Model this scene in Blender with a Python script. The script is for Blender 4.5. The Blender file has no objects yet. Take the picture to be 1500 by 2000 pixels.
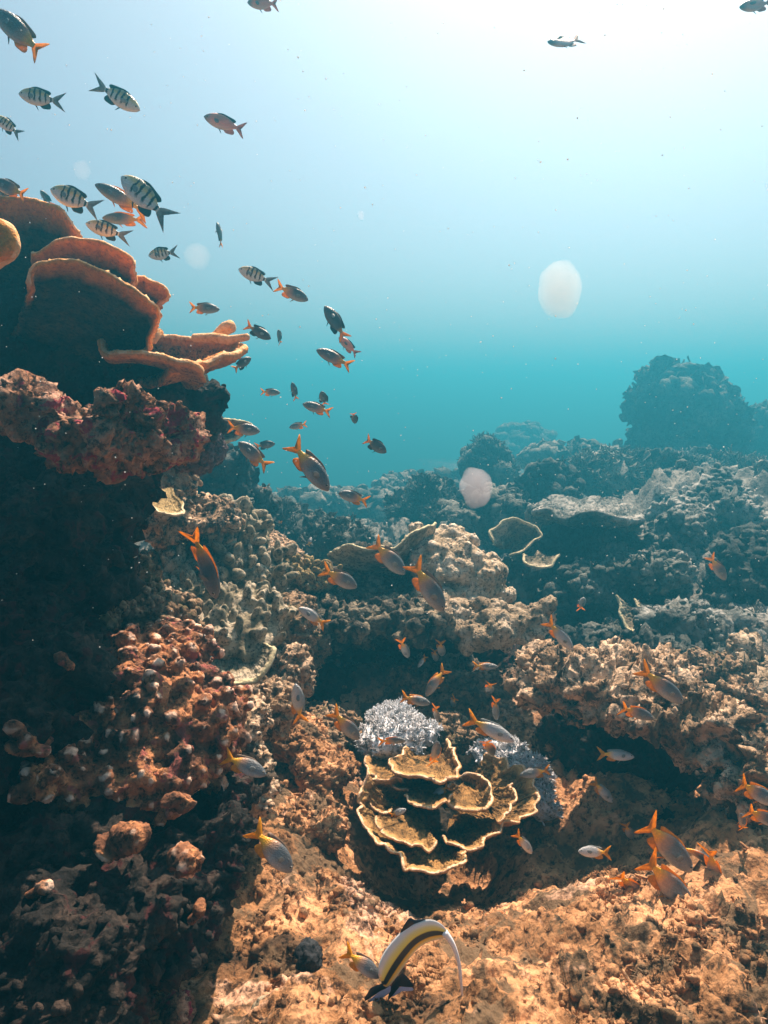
import bpy, math, random, time
import numpy as np
from mathutils import Vector, Matrix
R = math.radians
T0 = time.time()
sc = bpy.context.scene
COL = sc.collection
random.seed(7)

# ------------------------------------------------------------------ camera
CZ = 1.0                      # camera height above the base level of the seabed
PITCH = 8.8                   # degrees below level
FPX = 1428.0                  # focal length in photo pixels (2000 px high)
cam = bpy.data.cameras.new('camera'); co = bpy.data.objects.new('camera', cam); COL.objects.link(co)
co.location = (0, 0, CZ); co.rotation_euler = (R(90 - PITCH), 0, 0)
cam.sensor_fit = 'VERTICAL'; cam.sensor_height = 24; cam.lens = 24 * FPX / 2000
cam.clip_start = 0.02; cam.clip_end = 500
sc.camera = co
sp, cp = math.sin(R(PITCH)), math.cos(R(PITCH))

# ------------------------------------------------------------------ sky, sun, exposure
SUN_EL, SUN_AZ = 56.0, 20.0      # the sun stands ahead of the camera, a little to the right
w = bpy.data.worlds.new('World'); sc.world = w; w.use_nodes = True
nt = w.node_tree; nt.nodes.clear()
sky = nt.nodes.new('ShaderNodeTexSky'); sky.sky_type = 'NISHITA'; sky.sun_disc = False
sky.air_density = 0.6; sky.dust_density = 5.0; sky.ozone_density = 0.3
sky.sun_elevation = R(SUN_EL); sky.sun_rotation = R(SUN_AZ)
bg = nt.nodes.new('ShaderNodeBackground'); bg.inputs['Strength'].default_value = 0.062
wo = nt.nodes.new('ShaderNodeOutputWorld')
nt.links.new(sky.outputs[0], bg.inputs[0]); nt.links.new(bg.outputs[0], wo.inputs[0])
sl = bpy.data.lights.new('sun', 'SUN'); sl.energy = 5.0; sl.angle = R(0.5); sl.color = (1.0, 0.84, 0.67)
so = bpy.data.objects.new('sun', sl); COL.objects.link(so)
d = Vector((math.sin(R(SUN_AZ)) * math.cos(R(SUN_EL)), math.cos(R(SUN_AZ)) * math.cos(R(SUN_EL)), math.sin(R(SUN_EL))))
so.rotation_euler = d.to_track_quat('Z', 'Y').to_euler(); so.location = d * 5
sc.view_settings.view_transform = 'Standard'; sc.view_settings.look = 'None'
sc.view_settings.exposure = 1.3; sc.view_settings.gamma = 1.0; sc.view_settings.use_curve_mapping = False
cy = sc.cycles
cy.use_denoising = True
cy.max_bounces = 5; cy.diffuse_bounces = 1; cy.glossy_bounces = 1; cy.transparent_max_bounces = 6; cy.transmission_bounces = 2; cy.volume_bounces = 0
cy.use_adaptive_sampling = True; cy.adaptive_threshold = 0.02

# ------------------------------------------------------------------ pixels of the photograph to points at a real distance
def at(px, py, y):
    u = (px - 750) / FPX; v = (1000 - py) / FPX
    dy = cp + v * sp; dz = -sp + v * cp
    k = y / dy
    return np.array([u * k, y, CZ + dz * k])
def pxm(y): return y / FPX       # metres per photo pixel at depth y

# ------------------------------------------------------------------ noise
rng = np.random.RandomState(11)
PERM = rng.permutation(256); PERM = np.concatenate([PERM, PERM, PERM]).astype(np.int64)
GR = rng.normal(size=(256, 3)); GR /= np.linalg.norm(GR, axis=1)[:, None]
def pnoise(p):
    i = np.floor(p).astype(np.int64); f = p - i; i &= 255
    u = f * f * f * (f * (f * 6 - 15) + 10)
    out = 0
    for dx in (0, 1):
        wx = u[:, 0] if dx else 1 - u[:, 0]
        for dy in (0, 1):
            wy = u[:, 1] if dy else 1 - u[:, 1]
            for dz in (0, 1):
                wz = u[:, 2] if dz else 1 - u[:, 2]
                h = PERM[PERM[PERM[(i[:, 0] + dx) & 255] + ((i[:, 1] + dy) & 255)] + ((i[:, 2] + dz) & 255)]
                g = GR[h]
                out = out + wx * wy * wz * ((f[:, 0] - dx) * g[:, 0] + (f[:, 1] - dy) * g[:, 1] + (f[:, 2] - dz) * g[:, 2])
    return out * 1.5
def fbm(p, o=4, g=0.5, l=2.03):
    s = 0; a = 1.0
    for k in range(o):
        s = s + a * pnoise(p + 17.3 * k); p = p * l; a *= g
    return s
def billow(p, o=3, g=0.5):
    s = 0; a = 1.0
    for k in range(o):
        s = s + a * (np.abs(pnoise(p + 9.1 * k)) * 2 - 0.5); p = p * 2.1; a *= g
    return s
def ridge(p, o=3, g=0.5):
    s = 0; a = 1.0
    for k in range(o):
        s = s + a * (0.5 - np.abs(pnoise(p + 5.7 * k)) * 2); p = p * 2.07; a *= g
    return s
def worley(p, jit=0.9):
    i = np.floor(p).astype(np.int64); best = np.full(len(p), 9.0)
    for dx in (-1, 0, 1):
        for dy in (-1, 0, 1):
            for dz in (-1, 0, 1):
                c = i + (dx, dy, dz)
                h = PERM[PERM[PERM[c[:, 0] & 255] + (c[:, 1] & 255)] + (c[:, 2] & 255)]
                q = c + 0.5 + GR[h] * 0.5 * jit
                dd = ((p - q) ** 2).sum(1)
                best = np.minimum(best, dd)
    return np.sqrt(best)

# ------------------------------------------------------------------ mesh helpers (all meshes are triangle arrays)
def mesh_obj(name, V, F, mat, parent=None, origin=None, smooth=True, attr=None):
    V = np.asarray(V, float); F = np.asarray(F, np.int64)
    if origin is None: origin = np.array([0.0, 0.0, 0.0])
    me = bpy.data.meshes.new(name)
    me.vertices.add(len(V)); me.vertices.foreach_set('co', (V - origin).astype(np.float32).ravel())
    me.loops.add(F.size); me.loops.foreach_set('vertex_index', F.astype(np.int32).ravel())
    me.polygons.add(len(F)); me.polygons.foreach_set('loop_start', np.arange(0, F.size, F.shape[1], dtype=np.int32))
    me.update(calc_edges=True); me.validate()
    if smooth: me.polygons.foreach_set('use_smooth', np.ones(len(me.polygons), bool))
    if attr is not None:
        a = me.attributes.new('rim', 'FLOAT', 'POINT'); a.data.foreach_set('value', np.asarray(attr, np.float32))
    me.materials.append(mat)
    o = bpy.data.objects.new(name, me); COL.objects.link(o)
    if parent is not None:
        o.parent = parent
        o.location = Vector(origin) - parent.location if parent.type == 'EMPTY' or True else origin
    else: o.location = origin
    return o
def base_of(V):
    V = np.asarray(V); m = V.min(0); M = V.max(0)
    return np.array([(m[0] + M[0]) / 2, (m[1] + M[1]) / 2, m[2]])
def tag(o, label=None, cat=None, group=None, kind=None):
    if label: o['label'] = label
    if cat: o['category'] = cat
    if group: o['group'] = group
    if kind: o['kind'] = kind
    return o
def empty(name, loc):
    o = bpy.data.objects.new(name, None); COL.objects.link(o); o.location = loc; o.empty_display_size = 0.02
    return o
class MB:
    def __init__(s): s.V = []; s.F = []; s.n = 0
    def add(s, V, F):
        s.V.append(np.asarray(V, float)); s.F.append(np.asarray(F, np.int64) + s.n); s.n += len(V)
    def get(s): return np.concatenate(s.V), np.concatenate(s.F)
def ico(sub):
    import bmesh
    bm = bmesh.new(); bmesh.ops.create_icosphere(bm, subdivisions=sub, radius=1.0)
    V = np.array([v.co[:] for v in bm.verts]); F = np.array([[v.index for v in f.verts] for f in bm.faces]); bm.free()
    return V, F
ICO = {k: ico(k) for k in (1, 2, 3, 4, 5)}
def vnormals(V, F):
    n = np.zeros_like(V); a, b, c = V[F[:, 0]], V[F[:, 1]], V[F[:, 2]]
    fn = np.cross(b - a, c - a)
    for k in range(3):
        for j in range(3): n[:, j] += np.bincount(F[:, k], fn[:, j], len(V))
    return n / (np.linalg.norm(n, axis=1)[:, None] + 1e-12)
def remesh(V, F, voxel):
    me = bpy.data.meshes.new('tmp'); me.from_pydata(V.tolist(), [], F.tolist()); me.update()
    o = bpy.data.objects.new('tmp', me); COL.objects.link(o)
    m = o.modifiers.new('r', 'REMESH'); m.mode = 'VOXEL'; m.voxel_size = voxel
    dg = bpy.context.evaluated_depsgraph_get(); e = o.evaluated_get(dg); em = e.to_mesh()
    em.calc_loop_triangles()
    v = np.empty(len(em.vertices) * 3, np.float32); em.vertices.foreach_get('co', v)
    t = np.empty(len(em.loop_triangles) * 3, np.int32); em.loop_triangles.foreach_get('vertices', t)
    e.to_mesh_clear(); bpy.data.objects.remove(o); bpy.data.meshes.remove(me)
    return v.reshape(-1, 3).astype(float), t.reshape(-1, 3)
def smooth(V, F, n=2, k=0.6):
    E = np.concatenate([F[:, [0, 1]], F[:, [1, 2]], F[:, [2, 0]]])
    deg = np.bincount(E[:, 0], minlength=len(V)) + 1e-9
    for _ in range(n):
        A = np.stack([np.bincount(E[:, 0], V[E[:, 1], j], len(V)) for j in range(3)], 1) / deg[:, None]
        V = V + k * (A - V)
    return V
def basis(n, spin):
    """rotation matrices (N,3,3) whose z column is n, spun by spin"""
    n = n / np.linalg.norm(n, axis=1)[:, None]
    a = np.where(np.abs(n[:, 2:3]) < 0.9, np.array([[0, 0, 1.0]]), np.array([[1.0, 0, 0]]))
    x = np.cross(a, n); x /= np.linalg.norm(x, axis=1)[:, None]; y = np.cross(n, x)
    c, s = np.cos(spin)[:, None], np.sin(spin)[:, None]
    return np.stack([x * c + y * s, y * c - x * s, n], 2)
def scatter(mb, tmpl, P, N, S, rs, jitter=0.15):
    """stamp a template mesh (or one of several) at points P along N with scales S (N,3)"""
    pick = rs.randint(0, len(tmpl), len(P)); M = basis(N, rs.uniform(0, 6.28, len(P)))
    for k, (V, F) in enumerate(tmpl):
        ix = np.where(pick == k)[0]
        if not len(ix): continue
        W = V[None] * S[ix][:, None, :]
        W = np.einsum('nij,nvj->nvi', M[ix], W) + P[ix][:, None, :]
        FF = (F[None] + (np.arange(len(ix)) * len(V))[:, None, None]).reshape(-1, 3)
        mb.add(W.reshape(-1, 3), FF)
def surf_points(V, F, n, rs, want=None):
    a, b, c = V[F[:, 0]], V[F[:, 1]], V[F[:, 2]]
    fn = np.cross(b - a, c - a); ar = np.linalg.norm(fn, axis=1) + 1e-12; fn = fn / ar[:, None]
    wgt = ar * (want(0.33 * (a + b + c), fn) if want else 1)
    ix = rs.choice(len(F), n, p=wgt / wgt.sum())
    r1 = np.sqrt(rs.rand(n, 1)); r2 = rs.rand(n, 1)
    return (1 - r1) * a[ix] + r1 * (1 - r2) * b[ix] + r1 * r2 * c[ix], fn[ix]

# small growth templates -------------------------------------------------
def t_blob(seed, sub=2, rough=0.25, flat=0.7, fr=1.7):
    V, F = ICO[sub]; V = V * (1 + rough * fbm(V * fr + seed * 3.1, 2))[:, None]; return V * (1, 1, flat), F
def tube(path, rad, nseg=8, cap=True):
    path = np.asarray(path, float); n = len(path); rad = np.asarray(rad, float) * np.ones(n)
    t = np.gradient(path, axis=0); t /= np.linalg.norm(t, axis=1)[:, None] + 1e-12
    ref = np.array([0.3, 0.9, 0.2]); x = np.cross(t, ref); x /= np.linalg.norm(x, axis=1)[:, None] + 1e-12; y = np.cross(t, x)
    a = np.linspace(0, 2 * np.pi, nseg, endpoint=False)
    V = path[:, None] + rad[:, None, None] * (x[:, None] * np.cos(a)[None, :, None] + y[:, None] * np.sin(a)[None, :, None])
    V = V.reshape(-1, 3); F = []
    for i in range(n - 1):
        for j in range(nseg):
            a0 = i * nseg + j; a1 = i * nseg + (j + 1) % nseg; F += [[a0, a1, a1 + nseg], [a0, a1 + nseg, a0 + nseg]]
    for e, s in ((0, -1), (n - 1, 1)):
        V = np.vstack([V, path[e] + t[e] * s * rad[e] * 0.8]); k = len(V) - 1
        for j in range(nseg):
            a0 = e * nseg + j; a1 = e * nseg + (j + 1) % nseg; F.append([a0, k, a1] if e == 0 else [a0, a1, k])
    return V, np.array(F)
def t_finger(seed, r=0.3):
    rs = np.random.RandomState(seed); b = rs.uniform(-0.35, 0.35, 2)
    t = np.linspace(0, 1, 7); p = np.stack([b[0] * t * t, b[1] * t * t, t * 1.0], 1)
    return tube(p, r * np.array([0.8, 0.85, 0.95, 1, 1.02, 0.85, 0.55]), 9)
def t_branch(seed, n=6):
    rs = np.random.RandomState(seed); mb = MB()
    for k in range(n):
        a = rs.uniform(0, 6.28); s = rs.uniform(0.25, 0.9); e = np.array([math.cos(a) * s, math.sin(a) * s, rs.uniform(0.6, 1.1)])
        m = e * 0.5 + (0, 0, 0.08); mb.add(*tube([[0, 0, -.1], m * 0.6, m, e * .8, e], [.11, .1, .09, .075, .045], 6))
        for q in range(2):
            e2 = m + rs.uniform(-.35, .35, 3) + (0, 0, .35); mb.add(*tube([m, (m + e2) / 2, e2], [.075, .065, .04], 5))
    return mb.get()
def t_leaf(seed, ns=12, nt=5):
    """a curled wavy coral leaf standing on its edge"""
    rs = np.random.RandomState(seed); ang = rs.uniform(1.2, 3.2); ph = rs.uniform(0, 6, 3)
    s = np.linspace(-ang / 2, ang / 2, ns); t = np.linspace(0, 1, nt)
    S, T = np.meshgrid(s, t, indexing='ij')
    rr = (0.25 + 0.75 * T) * (1 + 0.12 * np.sin(3 * S + ph[0]) + 0.06 * np.sin(9 * S + ph[1]))
    x = rr * np.cos(S); y = rr * np.sin(S); z = 0.1 + T ** 1.4 * (0.55 + 0.15 * np.sin(4 * S + ph[2]))
    top = np.stack([x, y, z], 2).reshape(-1, 3); V = np.vstack([top, top - (0.03, 0, 0.06)]); F = []
    n = ns * nt
    def q(a, b, c, d): F.extend([[a, b, c], [a, c, d]])
    for i in range(ns - 1):
        for j in range(nt - 1):
            a = i * nt + j; q(a, a + nt, a + nt + 1, a + 1); q(n + a, n + a + 1, n + a + nt + 1, n + a + nt)
        a = i * nt + nt - 1; q(a, a + nt, n + a + nt, n + a)
        a = i * nt; q(a, n + a, n + a + nt, a + nt)
    return V, np.array(F)
BLOBS = [t_blob(k, 2, 0.5, 0.65, 2.4) for k in range(8)]; LOW = [t_blob(k, 1, 0.4, 0.8) for k in range(6)]
SMOOTHB = [t_blob(k, 3, 0.18, 0.95) for k in range(5)]
FINGERS = [t_finger(k) for k in range(8)]; THIN = [t_finger(k, 0.13) for k in range(8)]
BRANCH = [t_branch(k) for k in range(6)]; LEAVES = [t_leaf(k) for k in range(10)]

# ------------------------------------------------------------------ materials
def newmat(name):
    m = bpy.data.materials.new(name); m.use_nodes = True; n = m.node_tree
    for x in list(n.nodes):
        if x.type != 'OUTPUT_MATERIAL': n.nodes.remove(x)
    out = [x for x in n.nodes if x.type == 'OUTPUT_MATERIAL'][0]
    b = n.nodes.new('ShaderNodeBsdfPrincipled'); n.links.new(b.outputs[0], out.inputs[0])
    return m, n, b
def noise_node(n, vec, scale, det=4, rough=0.6, dist=0.0):
    t = n.nodes.new('ShaderNodeTexNoise'); t.inputs['Scale'].default_value = scale; t.inputs['Detail'].default_value = det
    t.inputs['Roughness'].default_value = rough; t.inputs['Distortion'].default_value = dist; n.links.new(vec, t.inputs['Vector']); return t.outputs[0]
def ramp(n, fac, stops, mode='LINEAR'):
    r = n.nodes.new('ShaderNodeValToRGB'); r.color_ramp.interpolation = mode; e = r.color_ramp.elements
    while len(e) < len(stops): e.new(0.5)
    for k, (p, c) in enumerate(stops):
        e[k].position = p; e[k].color = (*c, 1) if len(c) == 3 else c
    n.links.new(fac, r.inputs[0]); return r.outputs[0]
def mix(n, fac, a, b, mode='MIX'):
    m = n.nodes.new('ShaderNodeMix'); m.data_type = 'RGBA'; m.blend_type = mode
    for sock, v in ((m.inputs[0], fac), (m.inputs[6], a), (m.inputs[7], b)):
        if hasattr(v, 'is_output'): n.links.new(v, sock)
        elif isinstance(v, (int, float)): sock.default_value = v
        else: sock.default_value = (*v, 1)
    return m.outputs[2]
def bump(n, b, h, dist, strength=1.0, prev=None):
    u = n.nodes.new('ShaderNodeBump'); u.inputs['Distance'].default_value = dist; u.inputs['Strength'].default_value = strength
    n.links.new(h, u.inputs['Height'])
    if prev is not None: n.links.new(prev, u.inputs['Normal'])
    n.links.new(u.outputs[0], b.inputs['Normal']); return u.outputs[0]
def rock_mat(name, cols, s=6.0, fine=90.0, bd=0.004, spots=None, spot_amt=0.0, rough=0.9, rimcol=None, rim0=0.8, sandy=False, edgecol=None):
    """cols: dark, mid, light patches of the living crust"""
    m, n, b = newmat(name)
    tc = n.nodes.new('ShaderNodeTexCoord').outputs['Object']
    a = noise_node(n, tc, s, 5, 0.65, 0.4)
    c1 = ramp(n, a, [(0.33, cols[0]), (0.47, cols[1]), (0.6, cols[2]), (0.72, cols[1])])
    f = noise_node(n, tc, fine * 0.45, 4, 0.75)
    c2 = mix(n, ramp(n, f, [(0.38, (0.18, 0.18, 0.19)), (0.5, (0.95, 0.95, 0.95)), (0.64, (1.5, 1.45, 1.4))]), (0, 0, 0), (1, 1, 1))
    col = mix(n, 1.0, c1, c2, 'MULTIPLY')
    if spots:
        sp_ = noise_node(n, tc, s * 2.3, 4, 0.6, 0.6)
        col = mix(n, ramp(n, sp_, [(0.56 - 0.1 * spot_amt, (0, 0, 0)), (0.62 - 0.1 * spot_amt, (1, 1, 1))]), col, spots)
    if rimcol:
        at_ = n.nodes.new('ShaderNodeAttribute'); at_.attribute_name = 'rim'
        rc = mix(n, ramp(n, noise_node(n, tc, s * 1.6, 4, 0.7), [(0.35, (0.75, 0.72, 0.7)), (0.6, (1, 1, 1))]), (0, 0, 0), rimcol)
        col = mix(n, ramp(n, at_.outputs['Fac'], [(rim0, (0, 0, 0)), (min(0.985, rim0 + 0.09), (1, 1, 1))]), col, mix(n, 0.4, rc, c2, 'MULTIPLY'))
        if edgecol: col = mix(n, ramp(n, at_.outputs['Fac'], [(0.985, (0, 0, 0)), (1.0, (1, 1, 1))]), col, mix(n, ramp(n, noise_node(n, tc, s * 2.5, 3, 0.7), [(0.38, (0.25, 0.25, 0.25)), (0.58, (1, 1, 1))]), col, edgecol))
    if sandy:  # far sand, greyed and darkened so its colour adds to the haze
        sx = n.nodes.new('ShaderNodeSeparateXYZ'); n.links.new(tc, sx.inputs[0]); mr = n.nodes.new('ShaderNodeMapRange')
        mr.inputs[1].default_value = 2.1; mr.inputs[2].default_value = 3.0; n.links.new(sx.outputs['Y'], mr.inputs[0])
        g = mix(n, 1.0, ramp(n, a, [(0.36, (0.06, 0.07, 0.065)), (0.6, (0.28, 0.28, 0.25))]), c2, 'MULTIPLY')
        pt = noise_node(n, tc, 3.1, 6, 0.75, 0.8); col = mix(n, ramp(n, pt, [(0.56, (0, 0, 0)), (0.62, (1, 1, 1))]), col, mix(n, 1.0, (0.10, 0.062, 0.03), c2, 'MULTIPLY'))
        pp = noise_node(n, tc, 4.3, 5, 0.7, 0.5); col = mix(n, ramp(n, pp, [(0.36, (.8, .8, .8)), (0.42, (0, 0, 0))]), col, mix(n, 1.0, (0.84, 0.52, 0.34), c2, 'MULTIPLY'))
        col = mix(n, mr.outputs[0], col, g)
    n.links.new(col, b.inputs['Base Color']); b.inputs['Roughness'].default_value = rough
    b.inputs['Specular IOR Level'].default_value = 0.25
    v = n.nodes.new('ShaderNodeTexVoronoi'); v.inputs['Scale'].default_value = fine; n.links.new(tc, v.inputs['Vector'])
    u = bump(n, b, v.outputs['Distance'], bd * 0.6, 0.8)
    bump(n, b, noise_node(n, tc, fine * 0.7, 6, 0.7), bd, 1.0, u)
    return m
def plain(name, col, rough=0.6, var=0.2, s=30):
    m, n, b = newmat(name); tc = n.nodes.new('ShaderNodeTexCoord').outputs['Object']
    k = noise_node(n, tc, s, 3)
    c = ramp(n, k, [(0.3, tuple(x * (1 - var) for x in col)), (0.7, tuple(min(1, x * (1 + var)) for x in col))])
    n.links.new(c, b.inputs['Base Color']); b.inputs['Roughness'].default_value = rough; return m
M = {}
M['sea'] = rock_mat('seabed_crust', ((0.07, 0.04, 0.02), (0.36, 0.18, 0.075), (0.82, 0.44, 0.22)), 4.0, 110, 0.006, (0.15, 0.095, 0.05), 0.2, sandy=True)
M['tan'] = rock_mat('tan_reef_rock', ((0.07, 0.045, 0.025), (0.28, 0.18, 0.10), (0.5, 0.36, 0.24)), 9, 120, 0.005, (0.10, 0.08, 0.035), 0.2)
M['dark'] = rock_mat('shade_dark_rock', ((0.008, 0.007, 0.007), (0.02, 0.016, 0.013), (0.06, 0.04, 0.03)), 10, 120, 0.005, (0.05, 0.012, 0.012), 0.0)  # near black albedo paints in the shade of wall, overhang and hollows
M['pink'] = rock_mat('pink_crust_rock', ((0.10, 0.05, 0.03), (0.36, 0.17, 0.09), (0.62, 0.36, 0.24)), 14, 140, 0.006, (0.34, 0.04, 0.06), 0.0)
M['knob'] = rock_mat('knobby_coral_skin', ((0.035, 0.02, 0.014), (0.19, 0.08, 0.04), (0.55, 0.24, 0.10)), 12, 160, 0.003, (0.30, 0.09, 0.07), -0.2, rimcol=(0.88, 0.62, 0.46), rim0=0.64)  # real pale tips brightened as highlights; dark base stands in for recess shade
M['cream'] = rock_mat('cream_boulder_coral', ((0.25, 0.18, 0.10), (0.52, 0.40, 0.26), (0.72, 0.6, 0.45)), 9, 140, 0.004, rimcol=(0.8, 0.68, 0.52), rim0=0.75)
M['craggy'] = rock_mat('craggy_rock', ((0.12, 0.075, 0.04), (0.44, 0.29, 0.17), (0.78, 0.58, 0.40)), 9, 120, 0.006, (0.09, 0.07, 0.05), 0.2)
M['pale'] = rock_mat('hazed_pale_rock', ((0.045, 0.06, 0.055), (0.19, 0.20, 0.18), (0.44, 0.44, 0.40)), 3.5, 60, 0.01)  # albedo cut and tinted teal to add to the water haze
M['far'] = rock_mat('hazed_dark_rock', ((0.015, 0.022, 0.022), (0.055, 0.065, 0.06), (0.16, 0.17, 0.15)), 3.5, 60, 0.012)  # dark teal albedo carries water haze and, on some mounds, shade
M['orange'] = rock_mat('orange_plate_coral', ((0.16, 0.07, 0.025), (0.42, 0.18, 0.06), (0.55, 0.26, 0.09)), 22, 260, 0.003, rimcol=(0.85, 0.34, 0.08), rim0=0.86, edgecol=(1.0, 0.62, 0.32))
M['plate'] = rock_mat('shaded_plate_coral', ((0.012, 0.01, 0.008), (0.045, 0.028, 0.015), (0.10, 0.055, 0.022)), 22, 260, 0.003, rimcol=(0.95, 0.36, 0.05), rim0=0.86, edgecol=(1.0, 0.62, 0.32))  # near black body carries the shade of the plate undersides
M['leafy'] = rock_mat('brown_leaf_coral', ((0.09, 0.055, 0.02), (0.25, 0.14, 0.045), (0.42, 0.24, 0.08)), 16, 260, 0.0025, rimcol=(0.6, 0.34, 0.13), rim0=0.86, edgecol=(0.95, 0.68, 0.45))
M['olive'] = rock_mat('olive_leather_coral', ((0.08, 0.07, 0.045), (0.26, 0.22, 0.14), (0.52, 0.45, 0.33)), 12, 180, 0.002, rimcol=(0.7, 0.62, 0.38), rim0=0.94)
M['ochre'] = rock_mat('ochre_leaf_coral', ((0.12, 0.08, 0.03), (0.28, 0.20, 0.08), (0.45, 0.34, 0.16)), 12, 180, 0.002, rimcol=(0.85, 0.7, 0.45), rim0=0.93)
M['white'] = rock_mat('white_soft_coral', ((0.68, 0.75, 0.82), (0.82, 0.87, 0.92), (0.93, 0.94, 0.95)), 20, 200, 0.002)
M['growth'] = rock_mat('hazed_growth', ((0.03, 0.038, 0.035), (0.10, 0.11, 0.095), (0.30, 0.30, 0.26)), 2.5, 80, 0.006)  # darkened bluish grey, part of the distance haze put into colour
M['nubs'] = rock_mat('dark_nubby_reef', ((0.02, 0.018, 0.014), (0.07, 0.06, 0.045), (0.30, 0.25, 0.17)), 14, 120, 0.005)
M['weed'] = rock_mat('brown_turf', ((0.05, 0.035, 0.015), (0.16, 0.10, 0.05), (0.36, 0.22, 0.13)), 4, 120, 0.004)
exec_order = []

# ------------------------------------------------------------------ the seabed: one sheet
def G(x, y, cx, cy_, sx, sy, h): return h * np.exp(-((x - cx) / sx) ** 2 - ((y - cy_) / sy) ** 2)
def height(x, y):
    z = 0.0 * x
    z = z + G(x, y, 0.20, 0.85, 0.55, 0.40, 0.10) + G(x, y, 0.75, 1.30, 0.35, 0.35, 0.06)
    z = z + G(x, y, -0.30, 1.55, 0.22, 0.25, 0.16)             # mound left of the cup coral
    z = z + G(x, y, 0.12, 2.15, 0.35, 0.25, -0.16)             # dark hollow
    z = z + G(x, y, 0.55, 1.62, 0.16, 0.20, -0.10)             # hollow under the right rock
    z = z + G(x, y, 0.15, 1.68, 0.27, 0.28, -0.24)             # the bowl the rosette sits in
    z = z - G(x, y, 0.80, 3.35, 0.55, 0.55, 0.42) + G(x, y, -0.25, 3.2, 0.6, 0.4, 0.12)
    z = z + G(x, y, 1.5, 3.3, 0.5, 0.6, 0.12) + G(x, y, 2.3, 4.9, 1.0, 0.8, 0.42) + G(x, y, 1.0, 5.6, 1.2, 1.0, 0.10)
    z = z + G(x, y, -0.9, 5.2, 0.7, 1.6, 0.22) + G(x, y, 3.6, 8.0, 3.0, 2.0, 0.35)
    z = z - 0.16 * np.clip(y - 4.6, 0, 60) * (1 - 0.55 * np.clip((x - 0.2) / 2.5, 0, 1)) * 1.0 - G(x, y, 0.7, 3.7, 0.5, 0.45, 0.12)
    r = np.sqrt(x * x + y * y)
    p = np.stack([x, y, 0 * x], -1).reshape(-1, 3)
    sh = x.shape
    far = np.clip((r - 2.2) / 2.5, 0, 1)
    big = fbm(p * 0.9, 3).reshape(sh) * (0.05 + 0.17 * far)
    mid = billow(p * 4.2 + 3, 3).reshape(sh) * (0.028 + 0.045 * far)
    wv = fbm(p * 6 + 31, 2).reshape(sh)
    pw = p.copy(); pw[:, 0] += 0.05 * wv.ravel(); pw[:, 1] += 0.05 * wv.ravel()
    fine = ridge(pw * 14 + 7, 3).reshape(sh) * (0.016 + 0.02 * far)
    tiny = billow(p * 55, 3).reshape(sh) * 0.0065
    # diagonal furrows running through the lower right
    q = np.stack([(x * 0.86 + y * 0.5) * 16, (x * -0.5 + y * 0.86) * 3.0, 0 * x], -1).reshape(-1, 3)
    fur = ridge(q + 2.0, 3).reshape(sh) * 0.03 * np.exp(-((x - 0.55) / 0.35) ** 2 - ((y - 1.15) / 0.35) ** 2)
    return z + big + mid + fine + tiny + fur
def h1(x, y): return float(height(np.array([[x]], float), np.array([[y]], float))[0, 0])
def build_seabed():
    t = np.linspace(-1, 1, 760); xs = 60 * (np.sinh(5.9 * t) / math.sinh(5.9))
    u = np.linspace(0, 1, 900); ys = 0.25 + 64.0 * (np.expm1(5.4 * u) / math.expm1(5.4))
    xs = xs[None, :] + 0 * ys[:, None]
    ys = ys[:, None] + 0 * xs
    xs = xs * 1.0
    z = height(xs, ys)
    V = np.stack([xs, ys, z], -1).reshape(-1, 3); nx = xs.shape[1]; ny = xs.shape[0]
    i, j = np.meshgrid(np.arange(ny - 1), np.arange(nx - 1), indexing='ij'); a = (i * nx + j).ravel()
    F = np.concatenate([np.stack([a, a + 1, a + nx + 1], 1), np.stack([a, a + nx + 1, a + nx], 1)])
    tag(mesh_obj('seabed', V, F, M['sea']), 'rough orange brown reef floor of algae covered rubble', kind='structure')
    return V, F
SEA = build_seabed()
print('seabed', round(time.time() - T0, 1))

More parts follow.
